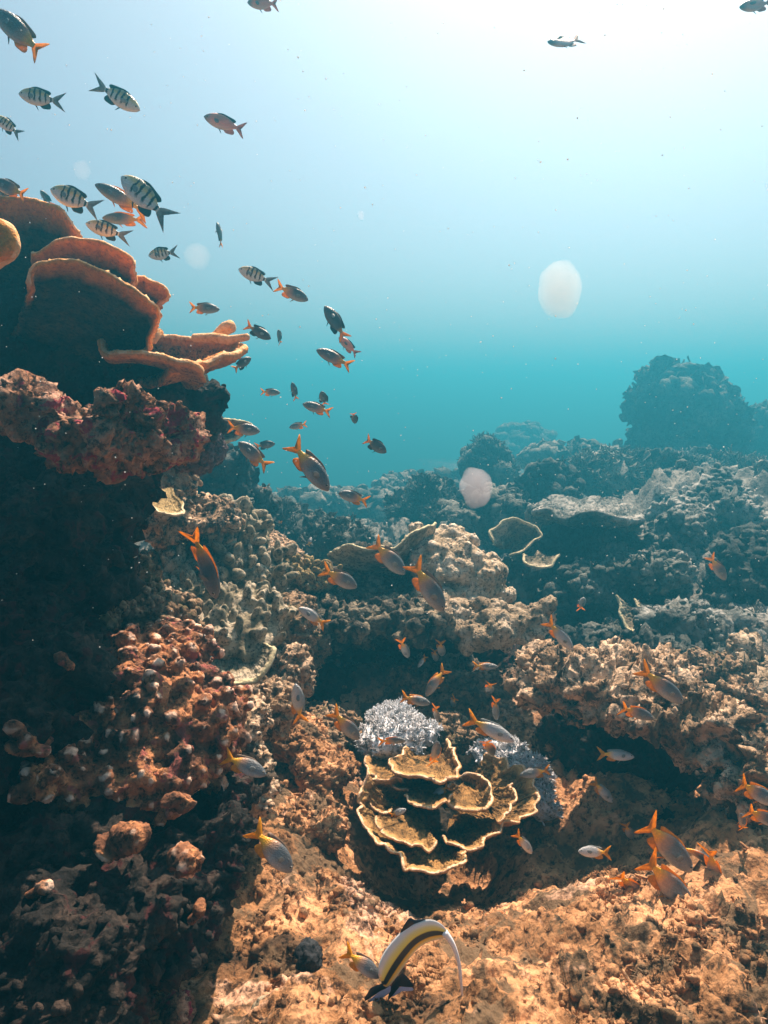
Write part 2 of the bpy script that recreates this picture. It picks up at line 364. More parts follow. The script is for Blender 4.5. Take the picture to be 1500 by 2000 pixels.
# ------------------------------------------------------------------ rocks
def bl(px, py, y, rpx, rpy, ry, rot=0.0):
    c = at(px, py, y); return (c[0], c[1], c[2], rpx * pxm(y), ry, rpy * pxm(y), rot)
def lump(blobs, voxel, knobs=None, amp=(0.03, 0.012, 0.004), freq=(5, 18, 60), style='crag', seed=0, stud=None, warp=0.02):
    mb = MB(); V0, F0 = ICO[4]
    for b in blobs:
        V = V0 * (b[3], b[4], b[5]); c, s = math.cos(b[6]), math.sin(b[6])
        V = V @ np.array([[c, 0, s], [0, 1, 0], [-s, 0, c]]) + b[:3]; mb.add(V, F0)
    V, F = mb.get(); rs = np.random.RandomState(seed + 5)
    V, F = remesh(V, F, voxel * 2 if knobs else voxel); V = smooth(V, F, 3)
    o = seed * 7.77
    w_ = np.stack([fbm(V * 6 + o + k * 13, 2) for k in range(3)], 1) * warp; V = V + w_
    n = vnormals(V, F); V = V + n * (fbm(V * freq[0] + o, 3) * amp[0])[:, None]
    if knobs:
        num, r0, r1, el, want = knobs
        P, N = surf_points(V, F, num, rs, want)
        N = N + rs.normal(size=N.shape) * 0.25; N[:, 2] += 0.35
        S = rs.uniform(r0, r1, num) * (0.6 + 0.7 * rs.rand(num)); S3 = np.stack([S, S, S * el], 1)
        P = P + N * (S * 0.45 * el)[:, None]
        m2 = MB(); m2.add(V, F); scatter(m2, SMOOTHB, P, N, S3, rs); V, F = m2.get()
        V, F = remesh(V, F, voxel); V = smooth(V, F, 1, 0.5)
    n = vnormals(V, F)
    if style == 'crag':
        d_ = ridge(V * freq[1] + o, 4, 0.55) * amp[1] + billow(V * freq[2] + o, 3) * amp[2]
    elif style == 'knob':
        d_ = (0.6 - worley(V * freq[1] + o)) * amp[1] + billow(V * freq[2] + o, 2) * amp[2]
    else:
        d_ = fbm(V * freq[1] + o, 4) * amp[1] + billow(V * freq[2] + o, 2) * amp[2]
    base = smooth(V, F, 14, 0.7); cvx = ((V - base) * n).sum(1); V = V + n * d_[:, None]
    if stud:
        num, r0, r1, kind, want = stud
        P, N = surf_points(V, F, num, rs, want); N = N + rs.normal(size=N.shape) * 0.35
        S = r0 + (r1 - r0) * rs.rand(num) ** 2.0; m2 = MB(); m2.add(V, F); scatter(m2, kind, P, N, np.stack([S, S, S], 1) * rs.uniform(.7, 1.4, (num, 3)), rs)
        V, F = m2.get()
    global LUMP_ATTR
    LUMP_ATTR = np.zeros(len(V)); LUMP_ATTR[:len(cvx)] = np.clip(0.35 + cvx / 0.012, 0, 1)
    return V, F
up = lambda p, n: np.clip(n[:, 2] + 0.35, 0.02, 1)
anyw = lambda p, n: 0.3 + 0 * n[:, 2]
front = lambda p, n: np.clip(-n[:, 1] * 0.7 + n[:, 2] * 0.5 + 0.2, 0.02, 1)
def rock(name, label, cat, mat, blobs, voxel, group=None, **k):
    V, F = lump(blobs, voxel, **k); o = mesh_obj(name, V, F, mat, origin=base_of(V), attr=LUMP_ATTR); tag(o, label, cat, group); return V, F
# ------------------------------------------------------------------ left wall, near rocks
def build_left():
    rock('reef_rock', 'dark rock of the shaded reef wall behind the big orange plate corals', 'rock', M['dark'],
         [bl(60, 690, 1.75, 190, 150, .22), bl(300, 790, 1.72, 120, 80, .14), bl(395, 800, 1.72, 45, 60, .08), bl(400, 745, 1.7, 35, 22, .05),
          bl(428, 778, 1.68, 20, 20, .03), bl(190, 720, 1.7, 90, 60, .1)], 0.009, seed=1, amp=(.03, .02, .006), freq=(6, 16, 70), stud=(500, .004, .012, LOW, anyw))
    rock('crusted_rock', 'red and orange crusted rock jutting out under the plate corals', 'rock', M['pink'],
         [bl(235, 845, 1.08, 105, 62, .06), bl(240, 795, 1.06, 55, 38, .05), bl(335, 862, 1.12, 46, 36, .05), bl(70, 800, 1.12, 66, 42, .06), bl(150, 850, 1.1, 80, 45, .06)],
         0.006, seed=2, amp=(.03, .022, .006), freq=(8, 18, 90), stud=(450, .002, .006, LOW, up))
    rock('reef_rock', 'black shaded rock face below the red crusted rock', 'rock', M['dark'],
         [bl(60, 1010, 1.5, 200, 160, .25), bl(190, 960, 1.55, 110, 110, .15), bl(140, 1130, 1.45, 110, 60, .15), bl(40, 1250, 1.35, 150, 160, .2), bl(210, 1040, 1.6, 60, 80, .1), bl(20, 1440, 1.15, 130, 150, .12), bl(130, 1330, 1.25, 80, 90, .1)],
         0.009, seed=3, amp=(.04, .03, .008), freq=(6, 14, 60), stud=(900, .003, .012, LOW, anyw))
    rock('purple_rock', 'purple grey rock knob at the edge of the wall beside the blurred fish', 'rock', M['knobp'],
         [bl(405, 860, 1.78, 32, 50, .06), bl(375, 890, 1.78, 40, 30, .06), bl(425, 835, 1.8, 18, 16, .03)], 0.006, seed=4, stud=(200, .004, .01, LOW, anyw))
    # the knobby colony on the slope
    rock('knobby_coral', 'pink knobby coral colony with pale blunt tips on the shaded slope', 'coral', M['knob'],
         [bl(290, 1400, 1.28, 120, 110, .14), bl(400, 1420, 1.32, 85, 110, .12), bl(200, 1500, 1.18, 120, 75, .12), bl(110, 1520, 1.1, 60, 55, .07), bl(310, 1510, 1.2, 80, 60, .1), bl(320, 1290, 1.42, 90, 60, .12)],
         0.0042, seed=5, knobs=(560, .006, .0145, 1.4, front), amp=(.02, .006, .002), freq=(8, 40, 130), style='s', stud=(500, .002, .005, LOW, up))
    rock('reef_rock', 'rough brown ledge of rock above the knobby pink coral', 'rock', M['tan'],
         [bl(230, 1150, 1.62, 60, 40, .1), bl(290, 1200, 1.6, 90, 40, .1), bl(180, 1190, 1.5, 60, 55, .1), bl(350, 1250, 1.62, 60, 50, .1)],
         0.007, seed=6, amp=(.03, .02, .006), freq=(8, 22, 80), stud=(700, .004, .013, SMOOTHB, up))
    rock('reef_rock', 'pitted pinkish rock stepping down right of the knobby coral', 'rock', M['craggy'],
         [bl(470, 1420, 1.5, 60, 60, .1), bl(500, 1510, 1.42, 36, 60, .08), bl(540, 1370, 1.7, 45, 50, .09), bl(560, 1320, 2.0, 40, 50, .08)],
         0.006, seed=7, amp=(.02, .016, .006), freq=(10, 26, 90), stud=(500, .003, .01, LOW, up))
    rock('reef_rock', 'large shade blackened overhanging rock in the bottom left corner', 'rock', M['dark'],
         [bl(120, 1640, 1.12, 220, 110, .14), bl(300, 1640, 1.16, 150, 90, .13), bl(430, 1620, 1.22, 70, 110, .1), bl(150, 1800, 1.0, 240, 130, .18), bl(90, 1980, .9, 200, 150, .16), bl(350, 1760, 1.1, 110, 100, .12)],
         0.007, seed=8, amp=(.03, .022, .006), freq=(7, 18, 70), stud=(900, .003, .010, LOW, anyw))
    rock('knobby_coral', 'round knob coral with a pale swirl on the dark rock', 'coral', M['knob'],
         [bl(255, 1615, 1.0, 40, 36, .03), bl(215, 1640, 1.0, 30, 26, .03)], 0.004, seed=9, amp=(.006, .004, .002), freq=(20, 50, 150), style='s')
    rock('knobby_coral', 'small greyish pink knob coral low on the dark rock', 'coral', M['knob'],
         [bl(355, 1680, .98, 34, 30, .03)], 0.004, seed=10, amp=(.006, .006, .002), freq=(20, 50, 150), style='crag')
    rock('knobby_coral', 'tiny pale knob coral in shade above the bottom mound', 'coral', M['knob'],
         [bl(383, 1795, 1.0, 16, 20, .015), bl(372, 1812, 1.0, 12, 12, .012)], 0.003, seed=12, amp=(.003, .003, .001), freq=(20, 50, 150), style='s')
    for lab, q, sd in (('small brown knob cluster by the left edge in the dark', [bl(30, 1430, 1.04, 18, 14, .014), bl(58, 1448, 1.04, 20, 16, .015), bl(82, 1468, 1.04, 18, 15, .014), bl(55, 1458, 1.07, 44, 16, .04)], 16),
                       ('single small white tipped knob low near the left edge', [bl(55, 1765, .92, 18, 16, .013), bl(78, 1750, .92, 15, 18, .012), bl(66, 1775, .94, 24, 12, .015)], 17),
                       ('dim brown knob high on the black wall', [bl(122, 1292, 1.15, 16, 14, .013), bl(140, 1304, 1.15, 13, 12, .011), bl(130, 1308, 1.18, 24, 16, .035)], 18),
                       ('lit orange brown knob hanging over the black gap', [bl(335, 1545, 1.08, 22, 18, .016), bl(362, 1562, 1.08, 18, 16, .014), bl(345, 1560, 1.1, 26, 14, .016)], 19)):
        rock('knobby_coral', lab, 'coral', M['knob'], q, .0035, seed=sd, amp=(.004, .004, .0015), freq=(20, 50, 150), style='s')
    rock('sponge', 'pinkish red pointed sponge at the bottom edge', 'sponge', M['pink'],
         [bl(340, 2000, 1.02, 40, 55, .04), bl(325, 2030, 1.02, 46, 40, .04)], 0.004, seed=13, amp=(.008, .006, .003), freq=(20, 50, 150))
    rock('sponge', 'brown oval sponge with a pale outline at the bottom', 'sponge', M['olive'],
         [bl(512, 1975, 1.02, 36, 32, .03)], 0.004, seed=14, amp=(.005, .003, .001), freq=(15, 50, 150), style='s')
    rock('sponge', 'black lumpy sponge filling a hole in the foreground floor', 'sponge', M['black'],
         [bl(612, 1868, 1.13, 36, 34, .03), bl(588, 1880, 1.13, 26, 22, .02), bl(625, 1895, 1.12, 16, 24, .02)], 0.004, seed=15, amp=(.006, .006, .002), freq=(20, 50, 150))
M['knobp'] = rock_mat('purple_crust', ((0.05, 0.03, 0.03), (0.16, 0.10, 0.11), (0.34, 0.26, 0.27)), 14, 120, 0.005)
M['black'] = rock_mat('black_sponge', ((0.01, 0.01, 0.012), (0.02, 0.022, 0.026), (0.04, 0.045, 0.05)), 14, 120, 0.004)
build_left()
print('left', round(time.time() - T0, 1))

# ------------------------------------------------------------------ plates and leaves
def spline(P, n):
    P = np.asarray(P, float); m = len(P); t = np.linspace(0, m - 1 - 1e-6, n); i = t.astype(int); f = (t - i)[:, None]
    g = lambda k: P[np.clip(k, 0, m - 1)]
    p0, p1, p2, p3 = g(i - 1), g(i), g(i + 1), g(i + 2)
    return 0.5 * (2 * p1 + (p2 - p0) * f + (2 * p0 - 5 * p1 + 4 * p2 - p3) * f ** 2 + (3 * p1 - p0 - 3 * p2 + p3) * f ** 3)
def plate(rim, hub, th=0.012, sag=(0, 0, 0), ns=150, nt=36, ruff=0.006, rf=30, bead=1.15, rough=0.004, seed=0, ridges=0.0015, scal=0.0):
    """a coral plate: a shell grown from the hub curve out to the rim curve, with a rounded lip"""
    Rm = spline([at(*p) for p in rim], ns); Hb = np.asarray([at(*p) for p in hub], float)
    Hb = spline(Hb, ns) if len(Hb) > 1 else np.repeat(Hb, ns, 0)
    wob = np.stack([pnoise(Rm * rf + seed + 9 * k) for k in range(3)], 1) * ruff; Rm = Rm + wob
    if scal:
        out = Rm - Hb; out /= np.linalg.norm(out, axis=1)[:, None]; s_ = np.linspace(0, 1, ns)
        Rm = Rm + out * (np.abs(np.sin(s_ * scal * 3.14 + seed)) ** 0.7 * 0.010)[:, None]
    t = np.linspace(0, 1, nt) ** 0.8; sag = np.asarray(sag, float)
    P = Hb[:, None] * (1 - t)[None, :, None] + Rm[:, None] * t[None, :, None] + (4 * t * (1 - t))[None, :, None] * sag
    s = np.linspace(0, 1, ns)
    q = P.reshape(-1, 3)
    P = P + (np.stack([fbm(q * 14 + seed + 5 * k, 2) for k in range(3)], 1) * 0.006).reshape(P.shape)
    du = np.gradient(P, axis=0); dv = np.gradient(P, axis=1); N = np.cross(du, dv); N /= np.linalg.norm(N, axis=2)[:, :, None] + 1e-9
    if N[:, :, 2].mean() < 0: N = -N
    L = np.linalg.norm(Rm - Hb, axis=1); prof = np.interp(t, [0, .8, .93, 1], [1, .9, bead, bead]) * th / 2
    rad = np.cos(s * 6.28 * 45 + fbm(np.stack([s * 30, 0 * s, 0 * s], 1), 2) * 3)[:, None] * ridges * np.clip(1 - t, 0, 1)[None, :] ** .3 * (t < .93)
    rg = (fbm(q * 90 + seed, 3) * rough).reshape(P.shape[:2])
    top = P + N * (prof[None, :] + rad + rg)[:, :, None]; bot = P - N * (prof[None, :] - rg * .5)[:, :, None]
    outd = P[:, -1] - P[:, -2]; outd /= np.linalg.norm(outd, axis=1)[:, None] + 1e-9
    k = 7; ang = np.linspace(np.pi / 2, -np.pi / 2, k + 2)[1:-1]
    lip = P[:, -1][:, None] + (N[:, -1][:, None] * np.sin(ang)[None, :, None] + outd[:, None] * np.cos(ang)[None, :, None]) * prof[-1]
    lip = lip + (pnoise(lip.reshape(-1, 3) * 70 + seed) * 0.002).reshape(lip.shape[:2])[:, :, None] * outd[:, None]
    rows = np.concatenate([top, lip, bot[:, ::-1]], 1); m = rows.shape[1]
    att = np.tile(np.concatenate([t, np.where(np.arange(k) < 4, 1.0, .95), t[::-1] * .95]), ns)
    V = rows.reshape(-1, 3); i, j = np.meshgrid(np.arange(ns - 1), np.arange(m - 1), indexing='ij'); a = (i * m + j).ravel()
    F = np.concatenate([np.stack([a, a + 1, a + m + 1], 1), np.stack([a, a + m + 1, a + m], 1)])
    for e in (0, ns - 1):      # close both side ends
        for j in range(m // 2 - 1):
            b0, b1, c0, c1 = e * m + j, e * m + j + 1, e * m + m - 1 - j, e * m + m - 2 - j
            F = np.vstack([F, [[b0, b1, c1], [b0, c1, c0]] if e else [[b0, c1, b1], [b0, c0, c1]]])
    return V, F, att
def thing_of_plates(name, label, cat, mat, plates, part='plate', extra=(), group=None):
    built = [plate(**p) for p in plates]; allV = np.concatenate([b[0] for b in built]); o0 = base_of(allV)
    root = tag(empty(name, o0), label, cat, group)
    for V, F, a in built: mesh_obj(part, V, F, mat, parent=root, origin=base_of(V), attr=a)
    for nm, V, F, m in extra: mesh_obj(nm, V, F, m, parent=root, origin=base_of(V), attr=np.ones(len(V)) if mat is m else None)
    bpy.context.view_layer.update(); return root
M['shade_core'] = rock_mat('shaded_coral_centre', ((.008, .007, .006), (.03, .022, .014), (.07, .05, .03)), 14, 120, .005)  # dark colour standing in for the shade inside the rosette
def build_plates():
    thing_of_plates('plate_coral', 'huge shade darkened plate coral with rounded orange rims at the top of the wall', 'coral', M['plate'], [
        dict(rim=[(-120, 400, 1.5), (-40, 395, 1.5), (0, 390, 1.5), (60, 392, 1.5), (100, 402, 1.49), (126, 422, 1.48), (142, 446, 1.48), (148, 470, 1.5), (140, 505, 1.55)],
             hub=[(-80, 740, 1.86), (20, 750, 1.86), (90, 700, 1.84), (120, 640, 1.84)], th=.010, sag=(0, .03, -.02), ns=200, nt=60, rf=22, seed=1, rough=.006, ridges=.001),
        dict(rim=[(60, 500, 1.46), (100, 478, 1.43), (150, 467, 1.42), (187, 474, 1.42), (235, 490, 1.42), (260, 510, 1.43), (266, 538, 1.46), (255, 575, 1.5)],
             hub=[(20, 740, 1.8), (100, 730, 1.8), (150, 710, 1.8), (190, 690, 1.8)], th=.009, sag=(0, .03, -.02), ns=180, nt=50, rf=24, seed=6, rough=.006, ridges=.001),
        dict(rim=[(215, 560, 1.5), (240, 548, 1.49), (270, 546, 1.49), (298, 554, 1.5), (322, 565, 1.52), (322, 582, 1.54), (306, 612, 1.56), (290, 640, 1.6)],
             hub=[(130, 720, 1.8), (170, 710, 1.8), (200, 700, 1.8), (215, 690, 1.8)], th=.009, sag=(0, .02, -.01), ns=130, nt=50, rf=24, seed=7, rough=.005, ridges=.001),
        dict(rim=[(62, 560, 1.34), (64, 532, 1.33), (74, 516, 1.32), (115, 511, 1.32), (160, 512, 1.32), (200, 530, 1.32), (238, 556, 1.33), (262, 566, 1.33), (285, 588, 1.34), (303, 604, 1.36), (304, 628, 1.38), (294, 660, 1.4), (275, 690, 1.44)],
             hub=[(-20, 730, 1.74), (60, 740, 1.74), (150, 740, 1.72), (200, 720, 1.7)], th=.008, sag=(0, .02, -.01), ns=220, nt=60, rf=26, seed=2, rough=.006, ridges=.001),
        dict(rim=[(-70, 440, 1.1), (-20, 438, 1.08), (8, 446, 1.07), (22, 466, 1.07), (22, 492, 1.07), (2, 512, 1.08), (-40, 520, 1.1)],
             hub=[(-120, 520, 1.15)], th=.024, sag=(0, 0, 0), ns=80, nt=24, rf=12, seed=3)])
    f1 = tube([at(380, 660, 1.62), at(420, 660, 1.58), at(450, 664, 1.56), at(484, 658, 1.54)], [.009, .011, .0095, .007], 14)
    f2 = tube([at(405, 668, 1.7), at(425, 652, 1.66), at(440, 642, 1.63), at(452, 637, 1.62)], [.008, .010, .0145, .014], 14)
    f3 = tube([at(300, 668, 1.55), at(310, 650, 1.56), at(296, 645, 1.6)], [.006, .010, .008], 12)
    thing_of_plates('plate_coral', 'orange ribbed fan coral shelf with blunt finger tips reaching into open water', 'coral', M['orange'], [
        dict(rim=[(200, 662, 1.46), (205, 680, 1.42), (222, 692, 1.38), (262, 690, 1.36), (310, 698, 1.36), (345, 710, 1.36), (372, 712, 1.37), (402, 722, 1.4), (398, 742, 1.46)],
             hub=[(210, 700, 1.64), (270, 690, 1.66), (330, 715, 1.66), (370, 750, 1.62)], th=.012, sag=(0, 0, -.012), ns=150, nt=40, rf=14, seed=4),
        dict(rim=[(330, 722, 1.42), (370, 715, 1.42), (402, 714, 1.43), (430, 700, 1.45), (452, 696, 1.47), (474, 688, 1.5), (478, 678, 1.54), (462, 672, 1.58), (420, 666, 1.62), (370, 664, 1.66), (310, 655, 1.7), (270, 650, 1.75)],
             hub=[(250, 740, 1.68), (290, 720, 1.7), (300, 705, 1.74)], th=.013, sag=(0, 0, -.02), ns=190, nt=50, rf=14, seed=5, rough=.007, ridges=.002)],
        extra=[('finger', *f1, M['orange']), ('finger', *f2, M['orange']), ('finger', *f3, M['orange'])])
    # the big cup of plates in the middle foreground
    thing_of_plates('cup_coral', 'brown rosette of overlapping leaf corals with pale rims on the reef floor', 'coral', M['leafy'], [
        dict(rim=[(722, 1512, 1.60), (706, 1548, 1.57), (704, 1575, 1.54), (714, 1610, 1.50), (742, 1642, 1.45), (765, 1655, 1.43), (788, 1672, 1.41), (802, 1692, 1.39), (835, 1706, 1.37), (868, 1705, 1.37), (892, 1690, 1.39), (908, 1676, 1.42), (900, 1660, 1.48)],
             hub=[(800, 1585, 1.66), (835, 1615, 1.64), (850, 1620, 1.64), (868, 1622, 1.64)], th=.005, sag=(0, 0, -.02), ns=260, nt=50, rf=30, seed=11, ruff=.014, scal=9),
        dict(rim=[(868, 1632, 1.52), (880, 1650, 1.49), (912, 1656, 1.48), (945, 1642, 1.49), (965, 1628, 1.52), (985, 1612, 1.54), (1015, 1602, 1.57), (1036, 1590, 1.60), (1043, 1565, 1.64), (1040, 1540, 1.69), (1025, 1512, 1.77), (985, 1490, 1.86), (950, 1480, 1.91)],
             hub=[(880, 1600, 1.74), (895, 1590, 1.76), (905, 1560, 1.82), (900, 1540, 1.86)], th=.005, sag=(0, 0, -.02), ns=260, nt=50, rf=30, seed=12, ruff=.014, scal=8),
        dict(rim=[(790, 1520, 1.66), (750, 1520, 1.64), (722, 1532, 1.62), (719, 1555, 1.6), (732, 1575, 1.58), (752, 1584, 1.57), (770, 1576, 1.58)],
             hub=[(800, 1545, 1.74), (770, 1550, 1.72)], th=.005, sag=(0, 0, -.012), ns=120, nt=30, rf=24, seed=13, ruff=.006, scal=5),
        dict(rim=[(800, 1462, 1.86), (775, 1480, 1.76), (764, 1497, 1.68), (785, 1510, 1.63), (815, 1512, 1.61), (840, 1522, 1.6), (862, 1528, 1.6), (880, 1520, 1.61), (892, 1508, 1.65), (890, 1470, 1.78), (870, 1450, 1.9)],
             hub=[(835, 1475, 1.88), (850, 1475, 1.88), (865, 1475, 1.88)], th=.007, sag=(0, 0, -.012), ns=170, nt=40, rf=24, seed=14, ruff=.008, scal=7),
        dict(rim=[(725, 1470, 1.88), (718, 1490, 1.82), (725, 1510, 1.74), (745, 1528, 1.68), (765, 1534, 1.66), (790, 1536, 1.65), (805, 1548, 1.64), (824, 1540, 1.66)],
             hub=[(800, 1490, 1.9), (820, 1500, 1.86)], th=.005, sag=(0, 0, -.012), ns=140, nt=30, rf=24, seed=15, ruff=.007, scal=6),
        dict(rim=[(880, 1530, 1.7), (869, 1552, 1.63), (880, 1572, 1.6), (902, 1580, 1.58), (930, 1582, 1.58), (950, 1573, 1.6), (957, 1550, 1.65), (948, 1528, 1.72), (925, 1515, 1.78), (900, 1515, 1.8)],
             hub=[(903, 1530, 1.78), (915, 1532, 1.78)], th=.007, sag=(0, 0, -.015), ns=150, nt=34, rf=24, seed=16, ruff=.006, scal=6),
        dict(rim=[(795, 1545, 1.62), (812, 1570, 1.56), (845, 1582, 1.54), (870, 1572, 1.56), (880, 1555, 1.6)], hub=[(835, 1520, 1.74), (850, 1520, 1.74)], th=.005, ns=90, nt=30, rf=34, seed=18, ruff=.012, scal=3),
        dict(rim=[(735, 1592, 1.5), (752, 1618, 1.47), (788, 1640, 1.45), (826, 1655, 1.44), (850, 1645, 1.46)], hub=[(810, 1580, 1.6), (830, 1590, 1.6)], th=.005, sag=(0, 0, -.01), ns=110, nt=30, rf=34, seed=19, ruff=.012, scal=4),
        dict(rim=[(965, 1600, 1.54), (990, 1585, 1.56), (1008, 1560, 1.6), (1000, 1530, 1.66)], hub=[(940, 1550, 1.74), (950, 1545, 1.74)], th=.005, sag=(0, 0, -.01), ns=90, nt=30, rf=34, seed=20, ruff=.012, scal=3),
        dict(rim=[(728, 1590, 1.6), (735, 1580, 1.58), (750, 1600, 1.56), (790, 1612, 1.58)], hub=[(770, 1640, 1.66), (800, 1640, 1.68)], th=.005, ns=70, nt=20, rf=24, seed=17, ruff=.006)],
        part='leaf_plate', extra=[('stem', *lump([bl(835, 1600, 1.80, 50, 44, .08), bl(800, 1560, 1.86, 50, 40, .08), bl(880, 1620, 1.76, 36, 30, .05), bl(850, 1540, 1.9, 50, 50, .06)], .008, seed=31, amp=(.02, .02, .005)), M['shade_core'])])  # centre lump added dark, as painted shade between the leaves
    thing_of_plates('leaf_coral', 'ochre leaf coral with a thin pale rim on the reef edge above the leather coral', 'coral', M['ochre'], [
        dict(rim=[(262, 990, 2.0), (290, 990, 1.96), (315, 1003, 1.93), (338, 1010, 1.92), (358, 1000, 1.95), (356, 980, 2.02)],
             hub=[(300, 960, 2.14), (335, 955, 2.14)], th=.007, ns=90, nt=24, rf=20, seed=21)], part='leaf_plate')
    thing_of_plates('plate_coral', 'thin grey plate coral spreading from the wall beside the distant dark fish', 'coral', M['olive'], [
        dict(rim=[(430, 865, 2.1), (450, 862, 2.1), (475, 850, 2.12), (488, 838, 2.15)], hub=[(405, 850, 2.2)], th=.007, ns=60, nt=16, rf=16, seed=22),
        dict(rim=[(425, 825, 2.1), (445, 822, 2.1), (470, 823, 2.12), (492, 830, 2.15), (480, 834, 2.2)], hub=[(405, 842, 2.2)], th=.007, ns=60, nt=16, rf=16, seed=23)])
    thing_of_plates('plate_coral', 'grey plate coral with a bright ragged rim left of the cream boulder coral', 'coral', M['olive'], [
        dict(rim=[(640, 1082, 2.7), (655, 1076, 2.62), (685, 1068, 2.56), (715, 1072, 2.54), (745, 1064, 2.54), (770, 1066, 2.54), (800, 1050, 2.56), (830, 1030, 2.6), (850, 1022, 2.7)],
             hub=[(690, 1130, 2.8), (760, 1140, 2.8), (820, 1100, 2.82)], th=.010, sag=(0, 0, -.01), ns=190, nt=34, rf=18, seed=24, ruff=.012)])
    thing_of_plates('table_coral', 'wide flat table coral throwing a dark blue shadow in the middle distance', 'coral', M['pale'], [
        dict(rim=[(1040, 1010, 4.3), (1034, 996, 4.1), (1050, 1004, 3.75), (1080, 1010, 3.62), (1130, 1012, 3.55), (1180, 1008, 3.55), (1220, 1012, 3.6), (1250, 1022, 3.75), (1245, 1005, 4.1), (1220, 988, 4.4), (1150, 976, 4.7), (1090, 978, 4.7), (1050, 990, 4.5), (1038, 998, 4.3)],
             hub=[(1140, 1030, 4.1)], th=.022, sag=(0, 0, -.01), ns=240, nt=40, rf=8, seed=25, ruff=.06, rough=.02, ridges=.006)],
        part='table_top', extra=[('stem', *lump([bl(1145, 1060, 4.15, 26, 50, .12), bl(1150, 1100, 4.15, 40, 30, .16)], .02, seed=30), M['far'])])
    for i, (lab, rim, hub, s) in enumerate([
        ('pale scalloped leaf coral just left of the table coral', [(985, 1075, 3.6), (960, 1060, 3.5), (955, 1042, 3.5), (975, 1025, 3.55), (1010, 1016, 3.6), (1045, 1028, 3.6), (1052, 1050, 3.55), (1030, 1070, 3.5), (1000, 1085, 3.5)], [(1005, 1055, 3.7)], 31),
        ('single pale shell shaped coral in the shade below the table coral', [(1022, 1082, 3.3), (1028, 1100, 3.26), (1050, 1110, 3.24), (1075, 1104, 3.24), (1092, 1085, 3.28)], [(1050, 1075, 3.4)], 32),
        ('thin ragged leaf coral rim on the slope below the table coral', [(1115, 1128, 3.4), (1140, 1132, 3.35), (1165, 1128, 3.35), (1185, 1122, 3.4)], [(1150, 1112, 3.55)], 33),
        ('broad pale leaf coral curling around a hollow on the right slope', [(1205, 1165, 3.1), (1212, 1195, 3.05), (1225, 1225, 3.0), (1250, 1240, 2.96), (1280, 1236, 2.95), (1310, 1228, 2.95)], [(1265, 1200, 3.15), (1290, 1195, 3.2)], 34),
        ('narrow pale coral leaf above the curling leaf coral', [(1238, 1172, 3.15), (1250, 1186, 3.12), (1270, 1196, 3.1), (1300, 1215, 3.05), (1330, 1228, 3.0)], [(1290, 1180, 3.25), (1310, 1190, 3.25)], 35)]):
        thing_of_plates('leaf_coral', lab, 'coral', M['olive'], [dict(rim=rim, hub=hub, th=.010, sag=(0, 0, -.02), ns=100, nt=22, rf=14, seed=s, ruff=.015)], part='leaf_plate')
build_plates()
print('plates', round(time.time() - T0, 1))

